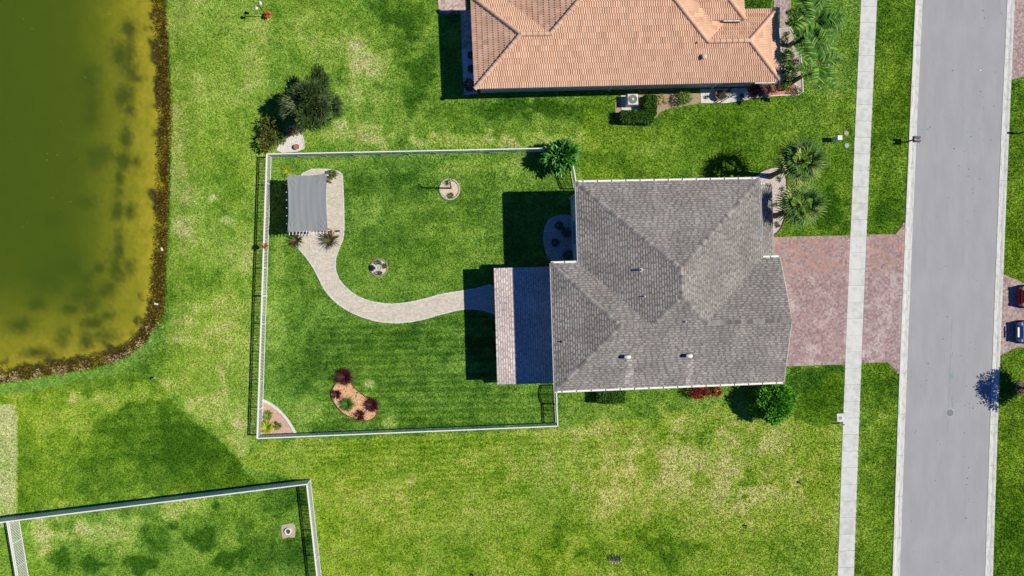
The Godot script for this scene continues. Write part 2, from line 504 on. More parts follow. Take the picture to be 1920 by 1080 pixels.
# ---------------------------------------------------------------- ground, pond, grass
const SHORE := [305, -120, 303, -20, 308, 60, 313, 150, 316, 220, 313, 290, 312, 370, 309, 430, 305, 500, 303, 560, 298, 600, 284, 640, 258, 664, 226, 684, 180, 696, 120, 706, 60, 716, 0, 724, -80, 736, -300, 760]
const WATER_Y := -.42
var shore := PackedVector2Array()
var lake := PackedVector2Array()
var wob := FastNoiseLite.new()
func shore_d(x: float, z: float) -> float:      # metres into the pond
	var p := Vector2(x, z)
	var best := 1e9
	for i in shore.size() - 1:
		var q := Geometry2D.get_closest_point_to_segment(p, shore[i], shore[i + 1])
		best = minf(best, p.distance_squared_to(q))
	best = sqrt(best) + wob.get_noise_2d(x, z) * .12
	return best if Geometry2D.is_point_in_polygon(p, lake) else -best
func bank_y(d: float) -> float:
	return -.36 * smoothstep(-2.2, .15, d)
func bed_y(d: float) -> float:
	return -.34 - .10 * maxf(d, 0.0) - .024 * maxf(d, 0.0) * maxf(d, 0.0) if d < 8.0 else -2.676 - (d - 8.0) * .12
func ground_y(x: float, z: float) -> float:
	if x > -17.0: return 0.0
	return bank_y(minf(shore_d(x, z), .15))
func make_ground(lawn: Material):
	wob.frequency = .5
	wob.seed = 3
	shore = rounded(outline(SHORE), false, 2)
	lake = shore.duplicate()
	lake.append(Vector2(-120, 9))
	lake.append(Vector2(-120, -60))
	lake.append(Vector2(-20, -60))
	var xs := [-320.0, -130.0, -70.0]
	var zs := [-320.0, -130.0, -60.0]
	for i in 91: xs.append(-45.0 + i * .3)
	for i in 9: xs.append(-10.0 + i * 8.0)
	xs.append_array([90.0, 160.0, 320.0])
	for i in 187: zs.append(-28.0 + i * .3)
	zs.append_array([60.0, 130.0, 320.0])
	var pos := PackedVector3Array()
	var uv := PackedVector2Array()
	var ds := PackedFloat32Array()
	for z in zs:
		for x in xs:
			var d := -9.0
			if x < -17.5: d = shore_d(x, z)
			var y := bank_y(d)
			if d > .25: y = -6.0
			pos.append(Vector3(x, y, z))
			ds.append(d)
			uv.append(Vector2((x - BX0) / 80.0, (z - BZ0) / 49.0))
	var st := SurfaceTool.new()
	st.begin(Mesh.PRIMITIVE_TRIANGLES)
	var nx := xs.size()
	for j in zs.size() - 1:
		for i in nx - 1:
			var q := [j * nx + i, j * nx + i + 1, (j + 1) * nx + i + 1, (j + 1) * nx + i]
			if ds[q[0]] > 1.2 and ds[q[1]] > 1.2 and ds[q[2]] > 1.2 and ds[q[3]] > 1.2: continue
			for k in [0, 1, 2, 0, 2, 3]:
				st.set_smooth_group(0)
				st.set_uv(uv[q[k]])
				st.add_vertex(pos[q[k]])
	st.generate_normals()
	var o := inst(self, "ground", st.commit(), lawn)
	o.set_meta("kind", "structure")
	# pond bed: sand, rotting weed at the edge, dark weed patches
	var weeds := []
	for q in [[245, 55, 12, 14], [226, 100, 16, 18], [244, 108, 9, 26], [243, 135, 14, 16], [233, 180, 15, 20], [262, 150, 10, 6], [155, 218, 18, 14], [243, 205, 9, 12], [236, 255, 9, 22], [175, 290, 22, 16], [233, 300, 13, 15], [260, 305, 7, 8], [222, 335, 8, 12], [221, 360, 8, 8], [218, 395, 11, 14], [247, 395, 9, 10], [145, 375, 16, 10], [72, 405, 14, 12], [222, 470, 8, 30], [217, 500, 14, 22], [178, 502, 10, 8], [150, 517, 14, 11], [100, 500, 34, 22], [195, 540, 16, 12], [245, 500, 10, 12], [140, 555, 20, 14], [192, 545, 16, 10], [168, 573, 12, 10], [125, 580, 14, 8], [174, 608, 16, 10], [200, 592, 12, 6], [120, 632, 10, 14], [165, 635, 10, 14], [200, 628, 16, 12], [60, 570, 18, 8], [35, 610, 18, 12], [80, 660, 22, 7], [70, 520, 30, 30], [160, 190, 14, 30], [150, 140, 20, 20]]:
		weeds.append([at2(q[0], q[1], -1.0), q[2] * .05, q[3] * .05])
	var g := Geo.new()
	var nz := FastNoiseLite.new()
	nz.seed = 21
	nz.frequency = .6
	nz.fractal_octaves = 4
	var nxb := 150
	var nzb := 250
	var vp := PackedVector3Array()
	var vc := PackedColorArray()
	var vd := PackedFloat32Array()
	for j in nzb:
		for i in nxb:
			var x := -46.0 + i * .172
			var z := -27.0 + j * .172
			var d := -1.0
			if x > -36.0 or (i % 4 == 0): d = shore_d(x, z)
			elif i % 4 != 0: d = vd[vd.size() - 1]
			vd.append(d)
			vp.append(Vector3(x, bed_y(d) if d > 0.0 else bank_y(d) - .03 + d * .1, z))
			var a := nz.get_noise_2d(x, z)
			var b := nz.get_noise_2d(x * 4.0 + 60, z * 4.0)
			var col := Color(.42, .355, .022).lerp(Color(.30, .28, .016), clampf(.5 + a, 0, 1)) * (1.0 + b * .22)
			var edge := .75 + a * 1.3 + .6 * nz.get_noise_2d(x * .4 + 9, z * .4)
			edge += .45 * smoothstep(-2.0, 3.0, z)
			col = col.lerp(Color(.05, .036, .006).lerp(Color(.12, .085, .012), clampf(.5 + b * 1.4, 0, 1)), smoothstep(edge + .3, edge - .3, d))
			var k := 0.0
			for q in weeds:
				var e := Vector2((x - q[0].x) / q[1], (z - q[0].y) / q[2])
				if absf(e.x) < 2.0 and absf(e.y) < 2.0: k = maxf(k, smoothstep(1.9, .0, e.length() + b * .35 + a * .9))
			col = col.lerp(Color(.05, .055, .006), k * .93)
			vc.append(col)
	for j in nzb - 1:
		for i in nxb - 1:
			var q := [j * nxb + i, j * nxb + i + 1, (j + 1) * nxb + i + 1, (j + 1) * nxb + i]
			if vd[q[0]] < -.25 and vd[q[2]] < -.25: continue
			for k in [0, 1, 2, 0, 2, 3]:
				g.v.append(vp[q[k]])
				g.n.append(Vector3.UP)
				g.c.append(vc[q[k]])
	structure("pond_bed", g, vcol(1.0, .1))
	# water: a smooth surface over murky green water
	var sg := Geo.new()
	sg.prism(lake, WATER_Y, WATER_Y)
	var wm := StandardMaterial3D.new()
	wm.transparency = BaseMaterial3D.TRANSPARENCY_ALPHA
	wm.albedo_color = Color(.03, .06, .02, .03)
	wm.roughness = .04
	structure("water", sg, wm)
	var fog := FogVolume.new()
	fog.name = "pond_water"
	fog.shape = RenderingServer.FOG_VOLUME_SHAPE_BOX
	fog.size = Vector3(80, 7.0, 62)
	fog.position = Vector3(-58.5, WATER_Y - .004 - 3.5, -16)
	var fm := FogMaterial.new()
	fm.density = MURK
	fm.albedo = MURK_COLOR
	fog.material = fm
	add_child(fog)
	tag(fog, "murky green pond water", "", "", "structure")
const MURK := .55
const MURK_COLOR := Color(.66, .83, .0)

func tuft_mesh(blades: int, h: float, w: float, spread: float, seed_: int) -> ArrayMesh:
	var g := Geo.new()
	var r := RandomNumberGenerator.new()
	r.seed = seed_
	for i in blades:
		var a := r.randf() * TAU
		var p := Vector3(cos(a * 3.1), 0, sin(a * 3.1)) * r.randf() * spread
		var lean := r.randf_range(.5, 1.5)
		var tip := p + Vector3(cos(a) * lean, 1, sin(a) * lean) * h * r.randf_range(.6, 1.1)
		var s := Vector3(-sin(a), 0, cos(a)) * w
		g.tri(p - s, p + s, tip, Vector3.UP)
	return g.mesh()
func scatter(called: String, label: String, category: String, m: Mesh, mt: Material, xf: Array, cols: Array):
	var mm := MultiMesh.new()
	mm.transform_format = MultiMesh.TRANSFORM_3D
	mm.use_colors = true
	mm.mesh = m
	mm.instance_count = xf.size()
	for i in xf.size():
		mm.set_instance_transform(i, xf[i])
		mm.set_instance_color(i, cols[i])
	var o := MultiMeshInstance3D.new()
	o.name = numbered(self, called)
	o.multimesh = mm
	o.material_override = mt
	add_child(o)
	tag(o, label, category, "", "stuff")
func grow_grass(count: int):
	var mt := vcol(.9, .15)
	var meshes := [tuft_mesh(7, .055, .013, .05, 1), tuft_mesh(7, .075, .012, .05, 2)]
	for k in 2:
		var xf := []
		var cols := []
		var r := RandomNumberGenerator.new()
		r.seed = 40 + k
		for i in count / 2:
			var x := r.randf_range(-33.4, 44.6)
			var z := r.randf_range(-23.6, 22.8)
			var turn := r.randf() * TAU
			var sc := r.randf_range(.7, 1.25)
			var jt := r.randf_range(.65, 1.45)
			if is_blocked(x, z): continue
			var y := 0.0
			if x < -17.0:
				var d := shore_d(x, z)
				if d > .05: continue
				y = bank_y(d)
			var c := turf_at(x, z)
			xf.append(Transform3D(Basis(Vector3.UP, turn).scaled(Vector3(1.0, 1.0, 1.0) * sc), Vector3(x, y, z)))
			cols.append(Color(c.r * jt, c.g * jt, c.b * jt))
		scatter("grass" if k == 0 else "long_grass", ["short mown grass of the lawns around the houses and pond", "slightly longer grass mixed through all the lawns"][k], "grass", meshes[k], mt, xf, cols)
func shore_plants():
	var r := RandomNumberGenerator.new()
	r.seed = 8
	# rotting brown weed and straw along the waterline, rank green growth behind it
	var xf := []
	var cols := []
	var xg := []
	var cg := []
	var xs := []
	var cs := []
	for i in 30000:
		var k := r.randi_range(0, shore.size() - 2)
		var p := shore[k].lerp(shore[k + 1], r.randf())
		if p.x < -34.0 or p.y < -22.0: continue
		var nrm := (shore[k + 1] - shore[k]).orthogonal().normalized()
		if not Geometry2D.is_point_in_polygon(p + nrm * .6, lake): nrm = -nrm
		var far := r.randf_range(-.15, 1.9)
		var q := p + nrm * far
		var south := smoothstep(1.5, 4.5, p.y)
		var bt := Basis(Vector3.UP, r.randf() * TAU).scaled(Vector3.ONE * r.randf_range(.6, 1.4))
		if far < .55 + r.randf() * .5 + .3 * smoothstep(-2.0, 3.0, p.y):
			xf.append(Transform3D(bt, Vector3(q.x, bed_y(far) - .02 if far > .1 else -.36, q.y)))
			cols.append(Color(.115, .08, .014) * r.randf_range(.1, 1.1) + Color(.25, .2, .03) * float(r.randf() < .12))
		if r.randf() < south * .42 * smoothstep(-.25, .35, wob.get_noise_2d(p.x * 1.2 + 5, p.y * 1.2)) and far < .25 + r.randf() * .6 and p.x > -36.0:
			xs.append(Transform3D(bt, Vector3(q.x, maxf(bed_y(far), WATER_Y) + .01, q.y)))
			cs.append(Color(.58, .44, .26) * r.randf_range(.3, 1.3))
		if r.randf() < south * .35:
			var b := p - nrm * r.randf_range(-.1, .35 + .5 * absf(wob.get_noise_2d(p.x, p.y) * 2.0))
			xg.append(Transform3D(bt, Vector3(b.x, bank_y(-.1) , b.y)))
			cg.append(Color(.13, .36, .03).lerp(Color(.32, .50, .10), r.randf()) * r.randf_range(.5, 1.4))
	scatter("waterweed", "rotting brown weed along the edge of the pond", "waterweed", tuft_mesh(7, .09, .012, .09, 5), vcol(.9, .15), xf, cols)
	scatter("straw_litter", "pale dead straw washed up on the pond bank", "straw", tuft_mesh(5, .05, .05, .12, 6), vcol(.9, .15), xs, cs)
	scatter("bank_grass", "rank green growth along the lower bank of the pond", "grass", tuft_mesh(9, .16, .022, .12, 7), vcol(.9, .15), xg, cg)
	# specks of scum and fallen petals afloat
	var g := Geo.new()
	for i in 5: g.tri(Vector3.ZERO, Vector3(cos(i * TAU / 5), .0, sin(i * TAU / 5)), Vector3(cos((i + 1) * TAU / 5), .0, sin((i + 1) * TAU / 5)), Vector3.UP)
	var xp := []
	var cp := []
	for q in [[28, 30], [44, 36], [100, 7], [112, 28], [106, 31], [205, 27], [92, 66], [60, 54], [35, 78], [50, 77], [246, 115], [135, 105], [66, 133], [160, 145], [277, 197], [114, 227], [23, 260], [138, 260], [89, 288], [108, 291], [162, 327], [190, 346], [203, 351], [29, 361], [107, 360], [133, 378], [98, 371], [143, 393], [186, 383], [50, 418], [113, 404], [42, 426], [126, 413], [202, 443], [220, 426], [36, 472], [157, 486], [206, 466], [11, 552], [9, 317], [88, 300], [150, 300], [250, 330], [262, 420], [185, 60], [215, 25]]:
		var p := at(q[0], q[1], WATER_Y)
		xp.append(Transform3D(Basis(Vector3.UP, r.randf() * TAU).scaled(Vector3(r.randf_range(.02, .045), 1, r.randf_range(.015, .03))), p + Vector3.UP * .006))
		cp.append(Color(.5, .5, .2) * r.randf_range(.5, 1.1))
	scatter("floating_specks", "pale specks of petals and scum afloat on the pond", "debris", g.mesh(), vcol(.8, .2), xp, cp)
# ---------------------------------------------------------------- roofs
class Plane2:       # a roof slope with its own flat axes: x along the eave, y up the slope
	var o: Vector3
	var e: Vector3
	var u: Vector3
	var n: Vector3
	var poly := PackedVector2Array()
	var lo: Vector2
	var hi: Vector2
	func _init(p: Array):
		o = p[0]
		n = Vector3.ZERO
		for i in range(1, p.size() - 1): n += (p[i] - o).cross(p[i + 1] - o)
		if n.y < 0: n = -n
		n = n.normalized()
		u = (Vector3.UP - n * n.y).normalized()
		e = u.cross(n)
		lo = Vector2(1e9, 1e9)
		hi = -lo
		for q in p:
			var f := Vector2((q - o).dot(e), (q - o).dot(u))
			poly.append(f)
			lo = lo.min(f)
			hi = hi.max(f)
	func w(f: Vector2, h := 0.0) -> Vector3: return o + e * f.x + u * f.y + n * h
	func inside(f: Vector2) -> bool: return Geometry2D.is_point_in_polygon(f, poly)
func shingle_slope(pts: Array, origin: Vector3, palette: Array, expo: float, weather: Callable) -> Geo:
	# laminated shingles: long tabs and short gaps, with the darker printed band that every course has along its top
	var s := Plane2.new(pts)
	var g := Geo.new(origin)
	var v := s.lo.y
	var lit := false
	while v < s.hi.y:
		for band in 2:
			var v0 := v if band == 0 else v + expo * .68
			var v1 := v + expo * (.68 if band == 0 else 1.0)
			var x := s.lo.x - rng.randf() * .3
			while x < s.hi.x:
				lit = not lit
				var w: float = .5 if band == 1 else pick([.2, .25, .3, .36]) if lit else pick([.08, .11, .15, .2])
				var r := [Vector2(x, v0), Vector2(x + w, v0), Vector2(x + w, v1), Vector2(x, v1)]
				var k := 0
				for q in r: k += int(s.inside(q))
				if k > 0:
					var lift := (.022 if lit else .012) if band == 0 else .008
					var low := .008 if band == 0 else .002
					g.col = jit(palette[2] if band == 1 else palette[0] if lit else palette[1], .16) * float(weather.call(s.w(Vector2(x + w / 2, v0))))
					if k == 4:
						g.quad(s.w(r[0], lift), s.w(r[1], lift), s.w(r[2], low), s.w(r[3], low), s.n)
						if band == 0: g.quad(s.w(r[0], lift), s.w(r[1], lift), s.w(r[1], -.01), s.w(r[0], -.01), -s.u)
					else:
						for cut in Geometry2D.intersect_polygons(PackedVector2Array(r), s.poly):
							for i in range(1, cut.size() - 1):
								var h := []
								for q in [cut[0], cut[i], cut[i + 1]]: h.append(s.w(q, lerpf(lift, low, clampf((q.y - v0) / (v1 - v0), 0, 1))))
								g.tri(h[0], h[1], h[2], s.n)
				x += w
		v += expo
	return g
func cap_run(g: Geo, a: Vector3, b: Vector3, na: Vector3, nb: Vector3, palette: Array, piece := .2, wid := .15):
	# folded cap shingles from a (low) up to b; na and nb are the normals of the slopes on each side
	var l := a.distance_to(b)
	var d := (b - a) / l
	var sa := d.cross(na).normalized()
	if sa.dot(na - nb) < 0: sa = -sa
	var sb := d.cross(nb).normalized()
	if sb.dot(nb - na) < 0: sb = -sb
	var m := int(l / piece)
	var up := (na + nb).normalized()
	for i in m:
		var p0 := a + d * l * i / m
		var p1 := a + d * l * (i + 1.25) / m
		if i == m - 1: p1 = b
		g.col = jit(pick(palette), .1)
		var h0 := up * .045
		var h1 := up * .022
		g.quad(p0 + h0, p0 + sa * wid + na * .026, p1 + sa * wid + na * .012, p1 + h1, na)
		g.quad(p0 + h0, p0 + sb * wid + nb * .026, p1 + sb * wid + nb * .012, p1 + h1, nb)
		g.tri(p0 + h0, p0 + sa * wid + na * .026, p0 + sb * wid + nb * .026, -d)
func hump(x: float) -> float:        # two rolls to a tile
	return .062 * absf(sin(x / .165 * PI)) 
const TILE_W := .33
const TILE_E := .40
func tile_mesh() -> ArrayMesh:
	var g := Geo.new()
	var k := 12
	for i in k:
		var x0 := TILE_W * i / k
		var x1 := TILE_W * (i + 1) / k
		var l := .03
		g.quad(Vector3(x0, 0, hump(x0) + l), Vector3(x1, 0, hump(x1) + l), Vector3(x1, TILE_E + .03, hump(x1)), Vector3(x0, TILE_E + .03, hump(x0)), Vector3(0, 0, 1))
		g.quad(Vector3(x0, 0, hump(x0) + l), Vector3(x1, 0, hump(x1) + l), Vector3(x1, 0, -.005), Vector3(x0, 0, -.005), Vector3(0, -1, 0))
	return g.mesh()
func tile_slope(pts: Array, joined: Geo, whole: Array, palette: Array):
	var s := Plane2.new(pts)
	var v := s.lo.y
	var row := 0
	while v < s.hi.y:
		var x := floorf(s.lo.x / TILE_W) * TILE_W - (TILE_W * .25 if row % 2 else 0.0)
		while x < s.hi.x:
			var r := PackedVector2Array([Vector2(x, v), Vector2(x + TILE_W, v), Vector2(x + TILE_W, v + TILE_E), Vector2(x, v + TILE_E)])
			var k := 0
			for q in r: k += int(s.inside(q))
			if k == 4:
				whole.append([Transform3D(Basis(s.e, s.u, s.n), s.w(Vector2(x, v))), rng.randi() % palette.size()])
			elif k > 0:
				joined.col = palette[rng.randi() % palette.size()]
				for i in 6:
					var a := x + TILE_W * i / 6
					var b := x + TILE_W * (i + 1) / 6
					for cut in Geometry2D.intersect_polygons(PackedVector2Array([Vector2(a, v), Vector2(b, v), Vector2(b, v + TILE_E), Vector2(a, v + TILE_E)]), s.poly):
						for j in range(1, cut.size() - 1):
							var h := []
							for q in [cut[0], cut[j], cut[j + 1]]: h.append(s.w(q, hump(q.x - x) + .03 * (1.0 - (q.y - v) / TILE_E)))
							joined.tri(h[0], h[1], h[2], s.n)
			x += TILE_W
		v += TILE_E
		row += 1
func deck(pts: Array, g: Geo, down := .03):
	var s := Plane2.new(pts)
	var ids := Geometry2D.triangulate_polygon(s.poly)
	for i in range(0, ids.size(), 3):
		g.tri(s.w(s.poly[ids[i]], -down), s.w(s.poly[ids[i + 1]], -down), s.w(s.poly[ids[i + 2]], -down), s.n)
func gutter(parent: Node, origin: Vector3, a: Vector3, b: Vector3, out: Vector3, w: float, mt: Material, mh: Material):
	var g := Geo.new(origin)
	var o1 := out * .02
	var o2 := out * (w + .02)
	g.bar(a + o1 + Vector3.DOWN * .12, b + o1 + Vector3.DOWN * .12, .02, .2)
	g.bar(a + o2 + Vector3.DOWN * .05, b + o2 + Vector3.DOWN * .05, .016, .13)
	g.bar(a + (o1 + o2) / 2 + Vector3.DOWN * .065, b + (o1 + o2) / 2 + Vector3.DOWN * .065, w - .02, .02)
	for e in [a, b]: g.bar(e + o1 + Vector3.DOWN * .05, e + o2 + Vector3.DOWN * .05, .012, .12)
	var p := part(parent, "gutter", g, mt)
	var m := int(a.distance_to(b) / .95)
	var h := Geo.new(origin)
	for i in m:
		var q := a.lerp(b, (i + .5) / m)
		h.bar(q + out * .01 + Vector3.DOWN * .015, q + out * (w + .035) + Vector3.DOWN * .015, .03, .02)
	if m > 0: part(p, "hangers", h, mh, "stuff")
func window(parent: Node, origin: Vector3, ce: Vector3, out: Vector3, w: float, h: float, fm: Material, gm: Material):
	var side := out.cross(Vector3.UP).normalized()
	var g := Geo.new(origin)
	for s in [-1.0, 1.0]:
		g.bar(ce + side * s * w / 2 - Vector3.UP * h / 2 + out * .03, ce + side * s * w / 2 + Vector3.UP * h / 2 + out * .03, .07, .08, out)
		g.bar(ce - side * (w / 2 - .035) + Vector3.UP * s * h / 2 + out * .032, ce + side * (w / 2 - .035) + Vector3.UP * s * h / 2 + out * .032, .08, .07)
	g.bar(ce - side * (w / 2 - .035) + out * .025, ce + side * (w / 2 - .035) + out * .025, .05, .05)
	var f := part(parent, "window", g, fm)
	var p := Geo.new(origin)
	p.bar(ce - side * (w / 2 - .03) + out * .012, ce + side * (w / 2 - .03) + out * .012, .015, h - .05)
	part(f, "pane", p, gm)
# ---------------------------------------------------------------- the grey house with the shingle roof
var white: StandardMaterial3D
var glass: StandardMaterial3D
var black: StandardMaterial3D
func make_grey_house():
	var org := Vector3(14, 0, 0)
	var th := .03
	var ex := Vector3(cos(th), 0, -sin(th))
	var ez := Vector3(sin(th), 0, cos(th))
	var L := func(x: float, y: float, z: float) -> Vector3: return org + ex * x + ez * z + Vector3.UP * y
	var L2 := func(x: float, z: float) -> Vector2:
		var p: Vector3 = L.call(x, 0, z)
		return Vector2(p.x, p.z)
	var he := 5.5
	var hm := he + 6.35 * .32
	var hw := he + 4.275 * .336
	var A = L.call(-6.25, he, -7.66)
	var B = L.call(6.45, he, -7.66)
	var G = L.call(-6.25, he, -2.25)
	var E2 = L.call(6.45, he, -2.25)
	var C = L.call(7.72, he, -2.25)
	var D = L.call(7.72, he, 6.3)
	var E = L.call(-8.11, he, 6.3)
	var F = L.call(-8.11, he, -2.25)
	var R1 = L.call(.1, hm, -1.61)
	var R2 = L.call(.1, hm, .25)
	var W1 = L.call(-3.83, hw, 2.025)
	var W2 = L.call(-1.76, hw, 2.025)
	var W3 = L.call(1.96, hw, 2.025)
	var P = L.call(7.72, hw, 2.025)
	var house := thing("grey_house", "two-storey house with grey shingle hip roof and white gutters", "house", org)
	var stucco := mottle([Color(.5, .5, .47), Color(.62, .62, .58)], 3.0, .03, 4, 31)
	var foot := PackedVector2Array([L2.call(-5.8, -7.2), L2.call(6.0, -7.2), L2.call(6.0, -1.8), L2.call(7.3, -1.8), L2.call(7.3, 5.85), L2.call(-7.66, 5.85), L2.call(-7.66, -1.8), L2.call(-5.8, -1.8)])
	block(foot)
	var w := Geo.new(org)
	w.prism(foot, -.3, he - .11)
	w.tri(L.call(7.3, he - .11, -1.8), L.call(7.3, he - .11, 5.85), L.call(7.3, hw - .2, 2.025), ex)
	part(house, "wall", w, stucco)
	var sf := Geo.new(org)
	sf.prism(PackedVector2Array([L2.call(-6.25, -7.66), L2.call(6.45, -7.66), L2.call(6.45, -2.25), L2.call(7.6, -2.25), L2.call(7.6, 6.3), L2.call(-8.11, 6.3), L2.call(-8.11, -2.25), L2.call(-6.25, -2.25)]), he - .1, he - .06)
	part(house, "soffit", sf, white)
	var slopes := [[A, B, R1], [A, R1, R2, W2, G], [B, E2, W3, R2, R1], [F, G, W2, W1], [F, W1, E], [E, D, P, W3, R2, W2, W1], [E2, C, P, W3]]
	var dk := Geo.new(org)
	for s in slopes: deck(s, dk)
	var roof := part(house, "roof", dk, paint(Color(.12, .11, .105)))
	var pal := [Color(.315, .290, .273), Color(.215, .195, .185), Color(.17, .155, .147)]
	var nz := FastNoiseLite.new()
	nz.seed = 17
	nz.frequency = .35
	nz.fractal_octaves = 3
	var streaks := [at(1183, 690, 6.1), at(1296, 690, 6.1)]
	var weather := func(p: Vector3) -> float:
		var k := 1.0 + nz.get_noise_2d(p.x, p.z) * .26
		for q in streaks:       # washed streak below each vent
			if p.z > q.z - .5 and p.z < q.z + 2.2: k += .75 * maxf(0.0, 1.0 - absf(p.x - q.x - nz.get_noise_2d(p.x * 9, p.z * 9) * .12) / .34) * (1.0 - (p.z - q.z) * .22)
		if absf(p.x - org.x - .35) < .5 and p.z < .6 and p.z > -2.0: k += .35 * nz.get_noise_2d(p.x * 8, p.z * 5) + .15     # bleached by the ridge
		return k
	for s in slopes: part(roof, "shingle_field", shingle_slope(s, org, pal, .165, weather), vcol(.95, .2), "stuff")
	var nn := []
	for s in slopes: nn.append(Plane2.new(s).n)
	var caps := Geo.new(org)
	var pc := [Color(.29, .267, .252), Color(.18, .163, .155), Color(.34, .315, .3), Color(.24, .22, .21)]
	for q in [[A, R1, 0, 1], [B, R1, 0, 2], [R2, R1, 1, 2], [W2, R2, 1, 5], [W3, R2, 2, 5], [F, W1, 3, 4], [E, W1, 4, 5], [W1, W2, 3, 5], [P, W3, 6, 5]]:
		cap_run(caps, q[0], q[1], nn[q[2]], nn[q[3]], pc)
	part(roof, "ridge_caps", caps, vcol(.95, .2), "stuff")
	# rake boards of the street gable
	var rk := Geo.new(org)
	for q in [[C, P], [D, P]]: rk.bar(q[0] + Vector3.DOWN * .09 + ex * .012, q[1] + Vector3.DOWN * .09 + ex * .012, .03, .17)
	part(roof, "rake_board", rk, white)
	for q in [[A, B, -ez, .105], [A, G, -ex, .06], [F, G, -ez, .105], [F, E, -ex, .06], [E, D, ez, .105], [E2, C, -ez, .105], [B, E2, ex, .06]]:
		gutter(house, org, q[0], q[1], q[3 - 1], q[3], white, black if q[3] > .1 else white)
	# vents
	for q in [[1178, 668], [1293, 666]]:
		var b := at(q[0], q[1], 6.2)
		b.y = he + .336 * (6.3 - ((b - org).dot(ez)))
		var vg := Geo.new(org)
		var pts := [b + Vector3.DOWN * .1, b + Vector3.UP * .22]
		for i in 6: pts.append(b + Vector3(-.16 + .16 * cos(PI * i / 5.0 * .8), .22 + .16 * sin(PI * i / 5.0 * .8), .02))
		var rd := []
		for i in pts.size(): rd.append(.13)
		vg.tube(pts, rd, 12, false)
		part(house, "roof_vent", vg, white)
	for q in [[1203, 506, .5, .055, 7.0], [1211, 556, .3, .035, 7.2], [1284, 603, .25, .03, 6.9], [1053, 641, .22, .03, 5.9]]:
		var b := at(q[0], q[1], q[4])
		var pg := Geo.new(org)
		var lz := (b - org).dot(ez)
		var lx := (b - org).dot(ex)
		var y := minf(he + .336 * (6.3 - lz), he + .32 * (lx + 6.25))
		if lx < -5: y = he + .336 * (lx + 8.11)
		pg.tube([Vector3(b.x, y - .05, b.z), Vector3(b.x, y + q[2], b.z)], [q[3], q[3]], 10)
		pg.lathe(Vector3(b.x, y, b.z), [Vector2(q[3] * 2.6, 0), Vector2(q[3] * 1.2, .1)], 10)
		part(house, "vent_pipe", pg, white if q[2] > .24 else black)
	# openings
	window(house, org, L.call(-5.8, 4.3, -4.2), -ex, 2.4, 1.3, white, glass)
	window(house, org, L.call(-5.8, 1.6, -4.6), -ex, 1.8, 1.3, white, glass)
	for x in [-4.0, 3.0]:
		window(house, org, L.call(x, 4.3, -7.2), -ez, 1.0, 1.3, white, glass)
	for x in [-5.5, -1.5, 3.5]:
		window(house, org, L.call(x, 4.3, 5.85), ez, 1.0, 1.3, white, glass)
	window(house, org, L.call(6.0, 4.5, -4.6), ex, 1.8, 1.2, white, glass)
	var gd := Geo.new(org)
	for r in 4:
		for k in 6: gd.bar(L.call(7.33, .4 + r * .58, -.2 + k * .75), L.call(7.33, .4 + r * .58, .5 + k * .75), .03, .54)
	part(house, "garage_door", gd, white)
	for q in [[-7.72, 5.9], [7.36, 5.9], [-5.86, -7.26]]:
		var ds := Geo.new(org)
		ds.bar(L.call(q[0], .1, q[1]), L.call(q[0], 5.35, q[1]), .07, .09)
		part(house, "downspout", ds, white)
	# single-storey porch roof in front of the entry
	var pr := [L.call(6.0, 3.45, -7.66), L.call(8.5, 2.75, -7.66), L.call(8.5, 2.75, -2.4), L.call(6.0, 3.45, -2.4)]
	var pd := Geo.new(org)
	deck(pr, pd)
	var porch := part(house, "porch_roof", pd, paint(Color(.12, .11, .105)))
	part(porch, "shingle_field", shingle_slope(pr, org, pal, .165, weather), vcol(.95, .2), "stuff")
	gutter(house, org, pr[1], pr[2], ex, .07, white, white)
	gutter(house, org, pr[0] , pr[1], -ez, .07, white, white)
	var pw := Geo.new(org)
	var pf := PackedVector2Array([L2.call(6.02, -7.2), L2.call(8.1, -7.2), L2.call(8.1, -5.0), L2.call(6.02, -5.0)])
	pw.prism(pf, -.3, 2.66)
	part(house, "porch_wall", pw, stucco)
	block(pf)
	for z in [-3.0]:
		var po := Geo.new(org)
		po.bar(L.call(8.2, -.1, z), L.call(8.2, 2.68, z), .3, .3)
		part(house, "porch_post", po, stucco)
	# covered patio at the back
	var lan := thing("patio_cover", "low patio cover with pale pinkish shingles against the back of the grey house", "patio cover", L.call(-9.7, 0, 2))
	var lo := lan.position
	var lp := [L.call(-11.83, 2.62, -2.13), L.call(-7.69, 3.0, -2.13), L.call(-7.69, 3.0, 6.1), L.call(-11.83, 2.62, 6.1)]
	var ld := Geo.new(lo)
	deck(lp, ld)
	var lr := part(lan, "roof", ld, paint(Color(.25, .22, .21)))
	var lpal := [Color(.62, .545, .52), Color(.48, .41, .39), Color(.42, .355, .34)]
	part(lr, "shingle_field", shingle_slope(lp, lo, lpal, .165, func(p: Vector3) -> float: return 1.0 + nz.get_noise_2d(p.x, p.z) * .18), vcol(.95, .2), "stuff")
	var fb := Geo.new(lo)
	for i in [0, 2, 3]:
		var a: Vector3 = lp[i]
		var b: Vector3 = lp[(i + 1) % 4]
		fb.bar(a + Vector3.DOWN * .12, b + Vector3.DOWN * .12, .03, .16)
	part(lan, "fascia", fb, paint(Color(.10, .055, .045)))
	for z in [-1.9, .8, 3.3, 5.9]:
		var po := Geo.new(lo)
		po.bar(L.call(-11.6, 0, z), L.call(-11.6, 2.5, z), .12, .12)
		part(lan, "post", po, white)
	var bm := Geo.new(lo)
	bm.bar(L.call(-11.6, 2.42, -2.0), L.call(-11.6, 2.42, 6.0), .14, .18)
	part(lan, "beam", bm, white)
	var fl := Geo.new(lo)
